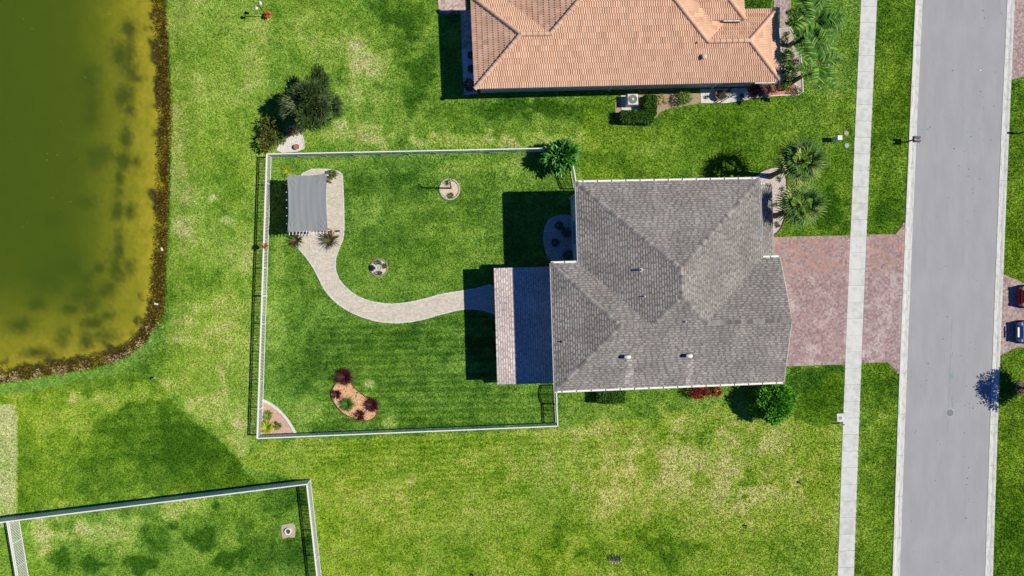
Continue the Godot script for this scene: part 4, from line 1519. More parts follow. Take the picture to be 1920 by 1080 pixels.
	for j in nzc + 1:
		for i in nx + 1:
			var fx := float(i) / nx
			var fz := float(j) / nzc
			var pull := .09 * (sin(PI * fz) * (absf(fx - .5) * 2.0) * signf(fx - .5))
			var pull2 := .10 * sin(PI * fx) * (absf(fz - .5) * 2.0) * signf(fz - .5)
			var p: Vector3 = q[0].lerp(q[1], fx - pull * .25).lerp(q[3].lerp(q[2], fx - pull * .25), fz - pull2 * .2)
			var y := .03 + .008 * sin(fx * 40.0 + sin(fz * 4.0) * 1.5) * (1.0 - fx * .6) + .006 * sin(fx * 17.0 + fz * 6.0) - .03 * sin(PI * fx) * sin(PI * fz)
			var corner := maxf(0.0, 1.0 - Vector2(minf(fx, 1 - fx) * 3.0, minf(fz, 1 - fz) * 4.0).length())
			y += .06 * corner + .03 * sin(atan2(minf(fz, 1 - fz) + .01, minf(fx, 1 - fx) + .01) * 14.0) * maxf(0.0, 1.0 - Vector2(minf(fx, 1 - fx), minf(fz, 1 - fz)).length() * 3.0)
			grid.append(p + Vector3.UP * (y + .02))
	for j in nzc:
		for i in nx:
			cl.quad(grid[j * (nx + 1) + i], grid[j * (nx + 1) + i + 1], grid[(j + 1) * (nx + 1) + i + 1], grid[(j + 1) * (nx + 1) + i], Vector3.UP)
	part(perg, "shade_cloth", cl, mottle([Color(.245, .262, .27), Color(.285, .302, .31)], .5, .08, 2, 45))
	clump("dracaena", "lime green spiky plant at the upper left corner of the pergola", "plant", 537, 320, .4, .5, 46, .06, LIME, .35, .5)
	var pt := thing("potted_plant", "round potted green shrub at the upper right corner of the pergola", "plant", at(627, 328, .0))
	pot(pt, pt.position, .19, .32, terracotta)
	var pf := Geo.new(pt.position)
	foliage(pf, pt.position + Vector3.UP * .5, Vector3(.32, .26, .32), 220, .14, .07, [Color(.08, .18, .02), Color(.2, .3, .03), Color(.14, .25, .03)])
	part(pt, "foliage", pf, leafy)
	var p2 := thing("flower_pot", "empty terracotta pot tucked under the right edge of the shade cloth", "pot", at(616.5, 338.5))
	pot(p2, p2.position, .17, .3, terracotta)
	var p3 := thing("flower_pot", "terracotta pot by the lower right pergola post", "pot", at(620, 434))
	pot(p3, p3.position, .14, .24, terracotta)
	var tb := at(634.5, 433.5)
	var tg := Geo.new(tb)
	tg.slab(tb.x, 0.03, tb.z, .2, .14, .11, .1, .02)
	tg.slab(tb.x, .172, tb.z, .22, .03, .13, .1, .01)
	single("garden_box", "tiny dark box lying on the patio pavers right of the pergola", "box", tg, paint(Color(.06, .04, .035)))
	clump("dragon_tree", "dark spiky plant at the lower left corner of the pergola", "plant", 553, 450, .5, .72, 110, .05, [Color(.07, .10, .02), Color(.10, .12, .03), Color(.12, .05, .04)], .2, .8)
	clump("dragon_tree", "dark spiky plant in the middle of the patio below the pergola", "plant", 617, 450, .5, .9, 130, .045, [Color(.10, .11, .03), Color(.14, .12, .04), Color(.10, .05, .04)], .15, .8)
	# flowers on the fence
	var fb := at(494.5, 462, 1.15)
	var bt := thing("flower_basket", "basket of red and yellow flowers hung on the pond side fence", "flowers", Vector3(fb.x + .05, .95, fb.z))
	var bg := Geo.new(bt.position)
	bg.lathe(bt.position, [Vector2(.02, 0), Vector2(.14, .05), Vector2(.19, .18), Vector2(.16, .18), Vector2(0, .14)], 12)
	part(bt, "basket", bg, bark)
	var bf := Geo.new(bt.position)
	foliage(bf, bt.position + Vector3.UP * .24, Vector3(.24, .16, .24), 170, .09, .07, [Color(.5, .04, .03), Color(.6, .4, .02), Color(.6, .12, .1), Color(.06, .16, .02)], .3)
	part(bt, "foliage", bf, leafy)
	# round bed with a bare sapling
	var c1 := at2(843, 355)
	var r1 := bed("round_bed", "round gravel bed with a slender bare sapling", circle(c1, .66, 22, .02), mottle([Color(.62, .47, .34), Color(.74, .6, .46)], .6, .06, 3, 46), .03, null, 0, 0, 500, .03, [Color(.7, .56, .42), Color(.6, .45, .33), Color(.75, .66, .55)])
	var ring := Geo.new()
	ring.slab(0, -.05, 0, .2, .13, .11, 0, .02)
	var rmesh := ring.mesh()
	for i in 22: inst(r1, "edging_stone", rmesh, stone, Transform3D(Basis(Vector3.UP, -TAU * i / 22 + PI / 2), Vector3(cos(TAU * i / 22) * .72, 0, sin(TAU * i / 22) * .76)))
	var sb := at(845.5, 353)
	var sap := thing("sapling", "slender bare-stemmed sapling standing in round gravel bed", "sapling", sb)
	var sg := Geo.new(sb)
	sg.tube([sb + Vector3.DOWN * .05, sb + Vector3(.02, 1.0, 0), sb + Vector3(-.02, 2.0, .0), sb + Vector3(0, 2.55, -.02)], [.075, .065, .055, .05], 7)
	sg.tube([sb + Vector3(0, 2.5, -.02), sb + Vector3(-.05, 2.8, -.12), sb + Vector3(-.02, 3.1, -.2)], [.04, .025, .012], 5)
	sg.tube([sb + Vector3(0, 2.5, -.02), sb + Vector3(.06, 2.75, .08), sb + Vector3(.05, 2.95, .1)], [.03, .02, .01], 5)
	part(sap, "trunk", sg, mottle([Color(.3, .27, .22), Color(.46, .42, .36)], .5, .05, 3, 47))
	var sl := Geo.new(sb)
	foliage(sl, sb + Vector3(-.03, 2.8, -.12), Vector3(.16, .3, .16), 26, .16, .05, GREEN)
	part(sap, "leaves", sl, leafy)
	boulder("white_stone", "smooth white stone at the foot of the bare sapling", 848, 352, .16, Color(.6, .58, .54))
	clump("yucca", "small dark yucca at the upper edge of the round sapling bed", "plant", 838.5, 343, .25, .3, 40, .03, DARK, .15, .9)
	shrub("shrub", "small green cushion shrub at the lower edge of the round sapling bed", "shrub", 846, 366, .18, Vector3(.2, .18, .2), 220, .08, .04, [Color(.12, .2, .03), Color(.2, .26, .05), Color(.08, .14, .02)])
	# round bed with a bird bath
	var c2 := at2(710.5, 502)
	var r2 := bed("round_bed", "round bed with a stone bird bath and three clipped shrubs", circle(c2, .58, 22, .02), mottle([Color(.62, .5, .38), Color(.76, .66, .54)], .6, .06, 3, 48), .03, null, 0, 0, 300, .03, [Color(.72, .62, .5), Color(.6, .5, .4)])
	for i in 20: inst(r2, "edging_stone", rmesh, mottle([Color(.2, .16, .14), Color(.42, .36, .3)], .6, .05, 3, 49) if i == 0 else r2.get_node("edging_stone").material_override, Transform3D(Basis(Vector3.UP, -TAU * i / 20 + PI / 2), Vector3(cos(TAU * i / 20) * .62, 0, sin(TAU * i / 20) * .64)))
	var bb := at(710, 502, .7)
	bb.y = .03
	var bath := thing("bird_bath", "stone bird bath in the middle of the small round bed", "bird bath", bb)
	var b1 := Geo.new(bb)
	b1.lathe(bb, [Vector2(.17, 0), Vector2(.17, .06), Vector2(.08, .12), Vector2(.07, .55), Vector2(.12, .6)], 16)
	part(bath, "pedestal", b1, stone)
	var b2 := Geo.new(bb)
	b2.lathe(bb, [Vector2(.05, .6), Vector2(.2, .66), Vector2(.235, .72), Vector2(.2, .72), Vector2(.12, .67), Vector2(.1, .665)], 20)
	b2.lathe(bb, [Vector2(.1, .665), Vector2(.09, .70), Vector2(.05, .71), Vector2(0, .74)], 12)
	part(bath, "bowl", b2, stone)
	shrub("clipped_shrub", "clipped shrub above the bird bath", "shrub", 710, 492, .25, Vector3(.23, .26, .2), 300, .06, .035, GREEN)
	shrub("clipped_shrub", "clipped shrub right of the bird bath", "shrub", 721, 499, .25, Vector3(.21, .26, .22), 300, .06, .035, GREEN)
	shrub("clipped_shrub", "clipped shrub below the bird bath", "shrub", 712, 512, .25, Vector3(.23, .26, .18), 300, .06, .035, GREEN)
	# kidney bed with maroon plants
	var kb := rounded(outline([636, 711, 650, 707, 658, 712, 661, 724, 680, 740, 700, 755, 709, 766, 706, 779, 695, 788, 678, 788, 655, 781, 640, 773, 625, 753, 620, 740, 625, 726]), true, 2)
	bed("mulch_bed", "kidney-shaped orange mulch bed with maroon plants", kb, mottle([Color(.60, .34, .17), Color(.76, .48, .27)], .7, .06, 4, 50), .05, paint(Color(.12, .07, .05)), .05, .09, 1600, .05, [Color(.72, .46, .27), Color(.6, .34, .18), Color(.5, .26, .13), Color(.8, .6, .42), Color(.25, .12, .07)])
	clump("red_fountain_grass", "large maroon grass clump at the upper end of the kidney bed", "grass clump", 645, 707, .4, .8, 300, .035, MAROON, .3, .75)
	clump("cordyline", "small maroon spiky plant at the left edge of the kidney bed", "plant", 630, 740, .25, .46, 110, .05, MAROON, .25, .6)
	clump("red_fountain_grass", "dense maroon grass clump at the right end of the kidney bed", "grass clump", 697, 760, .35, .62, 330, .04, MAROON, .3, .75)
	clump("cordyline", "star-shaped maroon plant at the lower edge of the kidney bed", "plant", 674, 779, .25, .5, 80, .07, MAROON, .25, .5)
	clump("grass_ball", "round green grass ball inside the kidney bed", "grass clump", 650, 759, .4, .62, 420, .022, [Color(.03, .13, .01), Color(.05, .18, .015), Color(.10, .2, .03)], .35, .8)
	boulder("garden_stone", "dark stone near the top right edge of the kidney bed", 655, 717, .1, Color(.1, .06, .05))
	boulder("garden_stone", "dark stone in the middle of the kidney bed", 669, 736, .09, Color(.1, .06, .05))
	boulder("garden_stone", "curved brown stone below the middle stone of the kidney bed", 668, 742, .1, Color(.35, .2, .12))
	boulder("garden_stone", "pale stone at the left edge of the kidney bed", 628, 752, .12, Color(.65, .5, .4))
	boulder("garden_stone", "pale stone on the right edge of the kidney bed", 689, 750, .09, Color(.7, .62, .55))
	# corner bed
	var cbp := outline([490, 751, 503, 757, 517, 766, 530, 779, 541, 793, 552, 811, 488, 815])
	bed("corner_bed", "triangular brick-mulch bed in the yard corner with curved white kerb", cbp, mottle([Color(.5, .32, .25), Color(.64, .44, .35)], .6, .06, 4, 51), .04, null, 0, 0, 700, .04, [Color(.62, .42, .33), Color(.5, .3, .23), Color(.7, .55, .45), Color(.4, .24, .18)])
	var ck := Geo.new(at(520, 785))
	ck.strip(Array(rounded(outline([492, 750, 504, 755, 519, 765, 532, 778, 543, 792, 554, 812]), false, 2)), .2, -.05, .1)
	single("bed_kerb", "curved white concrete kerb around the corner bed", "kerb", ck, concrete)
	clump("bromeliad", "lime rosette plant nearest the pond side fence in the corner bed", "plant", 501, 780, .25, .42, 70, .08, [Color(.16, .3, .03), Color(.3, .36, .04), Color(.1, .18, .02), Color(.12, .03, .02)], .3, .5)
	clump("bromeliad", "dark rosette plant in the middle of the corner bed", "plant", 519, 799, .2, .38, 70, .07, [Color(.1, .2, .02), Color(.16, .28, .03), Color(.1, .02, .015)], .3, .5)
	clump("dracaena", "tall yellow-green spiky plant in the corner where two fences meet", "plant", 497, 803, .7, .62, 130, .06, LIME, .4, 1.0)
	# gravel bed, pots and big tree outside the top fence
	var gb := rounded(outline([516, 287, 528, 266, 537, 243, 546, 236, 558, 238, 566, 250, 570, 266, 570, 283]), true, 1)
	bed("gravel_bed", "white gravel bed outside the fence under the dark tree", gb, mottle([Color(.62, .58, .56), Color(.76, .73, .71)], .6, .06, 4, 52), .04, concrete, .07, .07, 1500, .035, [Color(.76, .73, .72), Color(.66, .62, .6), Color(.55, .5, .48)])
	tree("dark_tree", "dark feathery tree outside the top fence beside the gravel bed", at(604, 209), at(587, 190, 2.3), Vector3(1.8, 1.5, 1.85), 64, 170, .32, .05, [Color(.035, .085, .015), Color(.06, .12, .025), Color(.10, .15, .045), Color(.20, .23, .12), Color(.022, .05, .012), Color(.03, .07, .015)], .13, .23)
	shrub("croton", "rust orange and green croton bush outside the fence corner", "shrub", 503, 262, .8, Vector3(.62, .7, .9), 520, .24, .08, CROTON)
	shrub("croton", "taller bronze croton between the dark tree and the fence corner", "shrub", 508, 235, .9, Vector3(.6, .8, .65), 420, .26, .08, CROTON)
	shrub("fern_shrub", "bright green fern beside the white gravel bed", "shrub", 525, 255, .5, Vector3(.5, .5, .6), 380, .24, .06, [Color(.08, .2, .02), Color(.2, .3, .04), Color(.05, .13, .015)])
	var pcx := thing("potted_croton", "pot of orange and yellow croton at the top of the white gravel bed", "plant", at(550, 250))
	pot(pcx, pcx.position, .2, .3, terracotta)
	var pcf := Geo.new(pcx.position)
	foliage(pcf, pcx.position + Vector3.UP * .45, Vector3(.4, .26, .28), 160, .16, .08, [Color(.45, .14, .02), Color(.6, .4, .05), Color(.25, .05, .02), Color(.1, .15, .02)])
	part(pcx, "foliage", pcf, leafy)
	var pt4 := thing("flower_pot", "lone terracotta pot in the middle of the white gravel bed", "pot", at(557.5, 276.5))
	pot(pt4, pt4.position, .19, .3, terracotta)
	# bird feeder pole with red flowers at its foot
	var fp := at(501, 32)
	var feeder := thing("bird_feeder", "bird feeder pole with a white feeder on the upper left lawn", "bird feeder", fp)
	var fg := Geo.new(fp)
	fg.tube([fp + Vector3.DOWN * .1, fp + Vector3.UP * 1.9], [.03, .03], 6)
	fg.tube([fp + Vector3.UP * 1.85, fp + Vector3(-.1, 2.0, .05), fp + Vector3(-.25, 1.98, .1)], [.016, .016, .016], 5)
	fg.tube([fp + Vector3.UP * 1.85, fp + Vector3(.0, 2.02, -.12), fp + Vector3(.02, 1.95, -.25)], [.016, .016, .016], 5)
	part(feeder, "pole", fg, black)
	for e in [Vector3(-.25, 1.66, .1), Vector3(.02, 1.66, -.25)]:
		var hg := Geo.new(fp)
		hg.lathe(fp + e, [Vector2(.09, 0), Vector2(.09, .2), Vector2(.13, .2), Vector2(.02, .32)], 10)
		part(feeder, "feeder", hg, white)
	var rp := thing("potted_flowers", "pot of red flowers at the foot of the bird feeder pole", "flowers", at(504, 31))
	pot(rp, rp.position, .19, .3, terracotta)
	var rf := Geo.new(rp.position)
	foliage(rf, rp.position + Vector3.UP * .38, Vector3(.25, .16, .25), 150, .1, .08, [Color(.6, .06, .03), Color(.7, .2, .1), Color(.5, .04, .03)], .3)
	part(rp, "flowers", rf, leafy)
	# broad-leaved palm on the fence corner
	tree("broadleaf_tree", "bushy bright green small tree over the upper right fence corner", at(1050, 300), at(1053, 292, 1.5), Vector3(1.1, .8, .9), 40, 34, .46, .16, [Color(.07, .27, .03), Color(.11, .38, .045), Color(.05, .19, .022), Color(.22, .46, .09)], .08, .24)
	# shaded pebble bed behind the house
	var pbp := rounded(outline([1033, 404, 1082, 401, 1088, 500, 1040, 500, 1024, 480, 1018, 452, 1020, 425]), true, 2)
	bed("pebble_bed", "pale pebble bed in the shade behind the grey house", pbp, mottle([Color(.34, .31, .29), Color(.6, .57, .54)], .6, .08, 4, 53), .05, null, 0, 0, 2200, .05, [Color(.72, .68, .64), Color(.5, .46, .43), Color(.35, .3, .28), Color(.62, .58, .56)])
	shrub("shrub", "dark shrub at the top of the shaded pebble bed", "shrub", 1048, 423, .35, Vector3(.36, .4, .4), 320, .09, .05, DARK)
	shrub("shrub", "reddish dark shrub against the wall in the shaded pebble bed", "shrub", 1062, 436, .4, Vector3(.4, .45, .45), 320, .1, .05, [Color(.06, .05, .015), Color(.04, .07, .015)])
	shrub("shrub", "round dark shrub alone in the middle of the shaded pebble bed", "shrub", 1041, 455, .3, Vector3(.34, .34, .34), 320, .08, .05, DARK)
	shrub("shrub", "dark shrub at the lower end of the shaded pebble bed by the wall", "shrub", 1066, 478, .4, Vector3(.5, .45, .5), 340, .1, .05, DARK)
	# below the house
	hedge("clipped_hedge", "dark clipped hedge under the lower eave of the grey house", [[at(1146, 743, 1).x, at(1146, 743, 1).z, 1.05, .55]], 1.05, [Color(.07, .18, .02), Color(.10, .23, .03), Color(.05, .13, .016)], 6000, .12)
	shrub("red_shrub", "wide crimson shrub under the lower eave of the grey house", "shrub", 1310, 736, .6, Vector3(.85, .6, .55), 1200, .1, .06, [Color(.3, .012, .025), Color(.22, .01, .02), Color(.45, .03, .04), Color(.14, .008, .015)])
	shrub("red_shrub", "smaller crimson shrub at the right end of the crimson pair", "shrub", 1343, 734, .55, Vector3(.45, .5, .45), 600, .1, .06, [Color(.3, .012, .025), Color(.22, .01, .02), Color(.4, .025, .035)])
	tree("round_tree", "round bright green tree at the lower right corner of the grey house", at(1437, 749), at(1450, 755, 1.3), Vector3(1.3, 1.05, 1.25), 150, 62, .2, .12, [Color(.10, .34, .018), Color(.17, .44, .03), Color(.07, .25, .015)], .1, .26)
	# front bed with two palms
	var fbp := rounded(outline([1408, 336, 1420, 326, 1440, 316, 1458, 313, 1470, 320, 1475, 335, 1476, 372, 1472, 405, 1466, 424, 1458, 436, 1449, 441, 1440, 440, 1440, 360, 1425, 345]), true, 2)
	bed("gravel_bed", "pinkish gravel bed with dark edging by the front palms", fbp, mottle([Color(.5, .42, .4), Color(.66, .58, .56)], .6, .06, 4, 54), .04, paint(Color(.07, .05, .045)), .06, .1, 1800, .04, [Color(.66, .58, .56), Color(.5, .42, .4), Color(.75, .7, .68), Color(.35, .28, .26)])
	var palm_pal := [Color(.06, .15, .018), Color(.10, .21, .026), Color(.18, .29, .045), Color(.34, .41, .11), Color(.035, .09, .012), Color(.05, .12, .015)]
	fan_palm("fan_palm", "upper of the two grey-green fan palms in the front bed", at(1443, 331), at(1502, 303, 4.4), 27, 2.0, palm_pal, .2, .1)
	fan_palm("fan_palm", "lower of the two grey-green fan palms beside the driveway", at(1453, 405), at(1502, 384, 4.0), 27, 2.0, palm_pal, .2, .25)
	clump("agave", "small dark agave below the trunk of the upper fan palm", "plant", 1462, 336, .15, .3, 24, .06, DARK, .2, .5)
	clump("agave", "small dark agave in the middle of the front gravel bed", "plant", 1466, 354, .15, .28, 24, .05, [Color(.06, .03, .03), Color(.05, .09, .02)], .2, .5)
	clump("agave", "small reddish agave beside the lower fan palm trunk", "plant", 1455, 384, .15, .3, 24, .06, [Color(.14, .05, .04), Color(.05, .09, .02)], .2, .5)
	clump("agave", "small dark agave at the lower tip of the front gravel bed", "plant", 1458, 421, .15, .34, 30, .06, [Color(.05, .03, .03), Color(.05, .08, .03)], .2, .4)
func make_neighbour_garden():
	var concrete := mottle([Color(.58, .57, .53), Color(.72, .71, .68)], 1.6, .02, 5, 81)
	var redm := mottle([Color(.5, .2, .14), Color(.66, .3, .22)], .6, .06, 4, 82)
	var mulchpal := [Color(.64, .28, .2), Color(.5, .18, .12), Color(.72, .4, .3)]
	# patio and walkway of the tile house
	var bpal := [Color(.5, .36, .32), Color(.58, .44, .39), Color(.44, .31, .28), Color(.62, .5, .45)]
	var same := func(_p: Vector2, c: Color) -> Color: return c
	var pa := outline([820, -60, 876, -60, 876, 17, 874, 19, 890, 19, 890, 92, 866, 92, 864, 26, 823, 26, 821, 0])
	block(pa)
	var o := at(850, 5)
	var pt := thing("patio", "", "", o)
	pt.set_meta("kind", "structure")
	var g := Geo.new(o)
	g.prism(pa, -.1, .01)
	part(pt, "bedding_sand", g, concrete)
	pavers(pt, "paver_field", pa, .11, .22, .035, bpal, true, .785, same)
	var st := outline([866, 92, 892, 92, 895, 176, 871, 178])
	bed("gravel_bed", "shaded pale gravel strip along the end wall of the tile house", st, mottle([Color(.6, .6, .6), Color(.72, .72, .72)], .8, .05, 4, 83), .03, concrete, .06, .06, 500, .03, [Color(.7, .7, .7), Color(.6, .6, .6)])
	shrub("croton", "dark red croton at the corner of the tile house", "shrub", 880, 160, .7, Vector3(.5, .6, .55), 420, .16, .07, [Color(.2, .03, .03), Color(.12, .02, .02), Color(.08, .1, .02), Color(.26, .07, .03)])
	shrub("shrub", "dark shrub at the top of the shaded gravel strip", "shrub", 882, 103, .35, Vector3(.22, .35, .28), 240, .1, .05, MAROON)
	shrub("shrub", "dark shrub in the middle of the shaded gravel strip", "shrub", 883, 129, .35, Vector3(.24, .35, .3), 240, .1, .05, MAROON)
	shrub("shrub", "dark green shrub in the shade beside the paver patio", "shrub", 852, 32, .5, Vector3(.6, .5, .6), 380, .1, .05, DARK)
	# hose coil, air conditioner, hedges along the side wall
	var hp := at(982, 174)
	hp.y = .06
	var hg := thing("garden_hose", "coiled green hose lying against the side wall of the tile house", "hose", hp)
	for i in 3:
		var c := Geo.new(hp)
		c.torus(hp + Vector3(0, i * .05, 0), .2 - .02 * i, .028, 20, 6)
		part(hg, "coil", c, paint(Color(.12, .2, .13), .5))
	var ac := at(1186.5, 186, .85)
	ac.y = 0
	var unit := thing("air_conditioner", "pale square air conditioner with round fan grille beside the tile house", "air conditioner", ac)
	var ag := Geo.new(ac)
	ag.slab(ac.x, .06, ac.z, .82, .8, .82, .03, .05)
	part(unit, "cabinet", ag, paint(Color(.68, .68, .66), .5))
	var pad := Geo.new(ac)
	pad.slab(ac.x - .05, -.06, ac.z + .1, 1.3, .115, 1.25, .03, .02)
	part(unit, "pad", pad, concrete)
	block(PackedVector2Array([Vector2(ac.x - .7, ac.z - .6), Vector2(ac.x + .6, ac.z - .6), Vector2(ac.x + .6, ac.z + .75), Vector2(ac.x - .7, ac.z + .75)]))
	var well := Geo.new(ac)
	well.lathe(ac + Vector3.UP * .864, [Vector2(.33, 0), Vector2(0, 0)], 24)
	part(unit, "fan_well", well, paint(Color(.10, .11, .12)))
	var gr := Geo.new(ac)
	for r in [.33, .26, .19, .12]: gr.torus(ac + Vector3.UP * .885, r, .009, 24, 5)
	for i in 12:
		var d := Vector3(cos(TAU * i / 12), 0, sin(TAU * i / 12))
		gr.bar(ac + Vector3.UP * .882 + d * .05, ac + Vector3.UP * .882 + d * .34, .01, .012)
	part(unit, "grille", gr, paint(Color(.55, .56, .56), .4))
	var hub := Geo.new(ac)
	hub.lathe(ac + Vector3.UP * .885, [Vector2(.08, 0), Vector2(.07, .02), Vector2(0, .03)], 14)
	part(unit, "hub", hub, white)
	var h1 := at(1196, 217, 1.0)
	var h2 := at(1216, 196, 1.0)
	hedge("l_shaped_hedge", "L-shaped clipped hedge around the air conditioner", [[h1.x, h1.z, 1.25, .42], [h2.x + .15, h2.z, .48, .75]], 1.0, [Color(.06, .17, .016), Color(.09, .22, .026), Color(.045, .12, .013)], 4500, .12)
	var soil := rounded(outline([1156, 178, 1240, 176, 1318, 172, 1318, 192, 1290, 198, 1240, 206, 1226, 226, 1200, 235, 1160, 234, 1152, 205]), true, 2)
	bed("bark_bed", "sandy bare bed under the hedges beside the tile house", soil, mottle([Color(.3, .22, .15), Color(.45, .36, .26)], .7, .05, 4, 84), .02, null, 0, 0, 500, .04, [Color(.45, .36, .26), Color(.3, .2, .13), Color(.55, .47, .38)])
	clump("dry_cordyline", "brown and yellow spiky plant between the L-shaped hedge and the round shrub", "plant", 1243, 186, .5, .6, 60, .06, [Color(.3, .2, .09), Color(.2, .2, .05), Color(.4, .3, .14)], .35, .5)
	shrub("round_shrub", "bright yellow-green round shrub beside the tile house", "shrub", 1283, 184, .55, Vector3(.62, .55, .62), 1300, .09, .05, [Color(.12, .27, .015), Color(.2, .35, .03), Color(.07, .17, .012)])
	# white terrace with bench
	var tp := outline([1313, 168, 1402, 166, 1404, 186, 1385, 189, 1360, 193, 1314, 193])
	bed("gravel_terrace", "white gravel terrace with a bench beside the tile house", tp, mottle([Color(.6, .56, .54), Color(.76, .73, .71)], .6, .06, 4, 85), .03, concrete, .06, .05, 900, .03, [Color(.75, .72, .7), Color(.62, .58, .56)])
	var bp := at(1360, 181, .3)
	bp.y = .03
	var bench := thing("garden_bench", "black slatted garden bench on the white gravel terrace", "bench", bp)
	var turn := Basis(Vector3.UP, .5)
	for i in 5:
		var s := Geo.new(bp)
		s.bar(bp + turn * Vector3(-.55, .43, -.2 + i * .1), bp + turn * Vector3(.55, .43, -.2 + i * .1), .06, .025)
		part(bench, "seat_slat", s, black)
	for i in 3:
		var s := Geo.new(bp)
		s.bar(bp + turn * Vector3(-.55, .58 + i * .13, -.27 - i * .03), bp + turn * Vector3(.55, .58 + i * .13, -.27 - i * .03), .025, .07)
		part(bench, "back_slat", s, black)
	for e in [[-.5, -.24, .9], [.5, -.24, .9], [-.5, .22, .62], [.5, .22, .62]]:
		var s := Geo.new(bp)
		s.bar(bp + turn * Vector3(e[0], 0, e[1]), bp + turn * Vector3(e[0], e[2], e[1] - (.08 if e[1] < 0 else 0.0)), .05, .05)
		part(bench, "leg", s, black)
	var fpit := thing("fire_bowl", "rust brown fire bowl left of the black garden bench", "fire bowl", at(1346, 181) + Vector3.UP * .03)
	var fg := Geo.new(fpit.position)
	fg.lathe(fpit.position, [Vector2(.2, 0), Vector2(.14, .1), Vector2(.36, .4), Vector2(.38, .42), Vector2(.34, .42), Vector2(.1, .2), Vector2(0, .2)], 18)
	part(fpit, "bowl", fg, mottle([Color(.16, .07, .03), Color(.34, .17, .08)], .5, .05, 3, 86))
	var logs := Geo.new(fpit.position)
	for i in 4: logs.tube([fpit.position + Vector3(cos(i * 1.6) * .24, .34, sin(i * 1.6) * .24), fpit.position + Vector3(-cos(i * 1.6) * .2, .4, -sin(i * 1.6) * .2)], [.04, .04], 6)
	part(fpit, "logs", logs, bark)
	shrub("small_shrub", "tiny green tuft on the left of the white gravel terrace", "shrub", 1325, 182, .12, Vector3(.14, .13, .14), 120, .07, .04, GREEN)
	shrub("small_shrub", "brown tuft on the right of the white gravel terrace", "shrub", 1391, 180, .15, Vector3(.2, .16, .2), 150, .09, .04, [Color(.2, .13, .06), Color(.1, .1, .03)])
	# red mulch bed round the street corner of the tile house
	var rb := outline([1404, 150, 1466, 150, 1478, 152, 1492, 160, 1496, 178, 1460, 179, 1404, 184])
	bed("red_mulch_bed", "red mulch bed wrapping the street corner of the tile house", rb, redm, .04, concrete, .09, .09, 1500, .04, mulchpal)
	bed("pale_gravel_bed", "pale gravel bed with white kerb along the street end of the tile house", outline([1466, 149, 1464, 95, 1460, 54, 1482, 53, 1492, 72, 1500, 95, 1503, 130, 1505, 172, 1497, 178, 1493, 159, 1479, 151]), mottle([Color(.36, .3, .25), Color(.58, .52, .46)], .6, .06, 4, 87), .035, concrete, .09, .09, 900, .04, [Color(.6, .5, .44), Color(.45, .3, .24), Color(.66, .6, .55), Color(.5, .2, .14)])
	shrub("red_leaf_shrub", "magenta-leaved shrub in the red mulch bed", "shrub", 1417, 169, .4, Vector3(.7, .4, .42), 520, .12, .06, [Color(.2, .012, .03), Color(.3, .02, .04), Color(.1, .01, .015)])
	shrub("dark_shrub", "dark green shrub right of the magenta-leaved shrub", "shrub", 1450, 164, .6, Vector3(.55, .55, .5), 620, .1, .05, DARK)
	shrub("green_shrub", "bright green shrub at the roof corner of the tile house", "shrub", 1474, 162, .4, Vector3(.42, .35, .3), 420, .1, .05, BRIGHT)
	shrub("green_shrub", "large glossy green shrub beside the street end of the tile house", "shrub", 1480, 138, .75, Vector3(.72, .7, .72), 1500, .12, .06, BRIGHT)
	shrub("green_shrub", "leafy green shrub between the two feather palm trunks", "shrub", 1475, 108, .6, Vector3(.6, .6, .8), 1000, .15, .06, [Color(.06, .19, .02), Color(.1, .26, .03), Color(.04, .12, .012)])
	shrub("dark_ball_shrub", "dark round shrub by the walkway of the tile house", "shrub", 1471, 74, .45, Vector3(.3, .4, .42), 460, .08, .045, DARK)
	shrub("mottled_shrub", "speckled brown shrub at the outer corner of the red mulch bed", "shrub", 1494, 170, .35, Vector3(.5, .35, .36), 420, .09, .04, [Color(.16, .12, .06), Color(.3, .26, .15), Color(.05, .06, .02)])
	shrub("small_shrub", "tiny dark bush on the pale corner by the walkway", "shrub", 1477, 62, .2, Vector3(.16, .2, .16), 140, .07, .04, GREEN)
	shrub("red_leaf_shrub", "dark maroon shrub near the kerb of the red mulch bed", "shrub", 1492, 116, .3, Vector3(.26, .3, .26), 220, .1, .05, MAROON)
	hedge("clipped_hedge", "bright clipped hedge at the top edge beside the tile house entry", [[at(1424, 0, .8).x, at(1424, 0, .8).z, .95, .55]], .8, BRIGHT, 2000)
	var wk := outline([1455, -60, 1482, -60, 1482, 52, 1462, 52, 1462, 14, 1450, 14])
	block(wk)
	var wo := at(1470, 20)
	var walk := thing("walkway", "", "", wo)
	walk.set_meta("kind", "structure")
	var wg := Geo.new(wo)
	wg.prism(wk, -.1, .01)
	part(walk, "bedding_sand", wg, concrete)
	pavers(walk, "paver_field", wk, .11, .22, .04, [Color(.44, .33, .32), Color(.52, .4, .39), Color(.36, .27, .26)], true, .785, same)
	# feather palms
	var fpal := [Color(.05, .17, .012), Color(.09, .25, .018), Color(.20, .36, .035), Color(.03, .10, .010), Color(.04, .13, .012)]
	feather_palm("feather_palm", "tall feather palm overhanging the top edge beside the walkway", at(1480, 86), at(1528, 40, 4.2), 14, 2.4, fpal, -1, .3)
	feather_palm("feather_palm", "feather palm with one dead grey frond beside the sidewalk", at(1482, 156), at(1533, 121, 3.9), 11, 2.2, fpal, 0, .2)
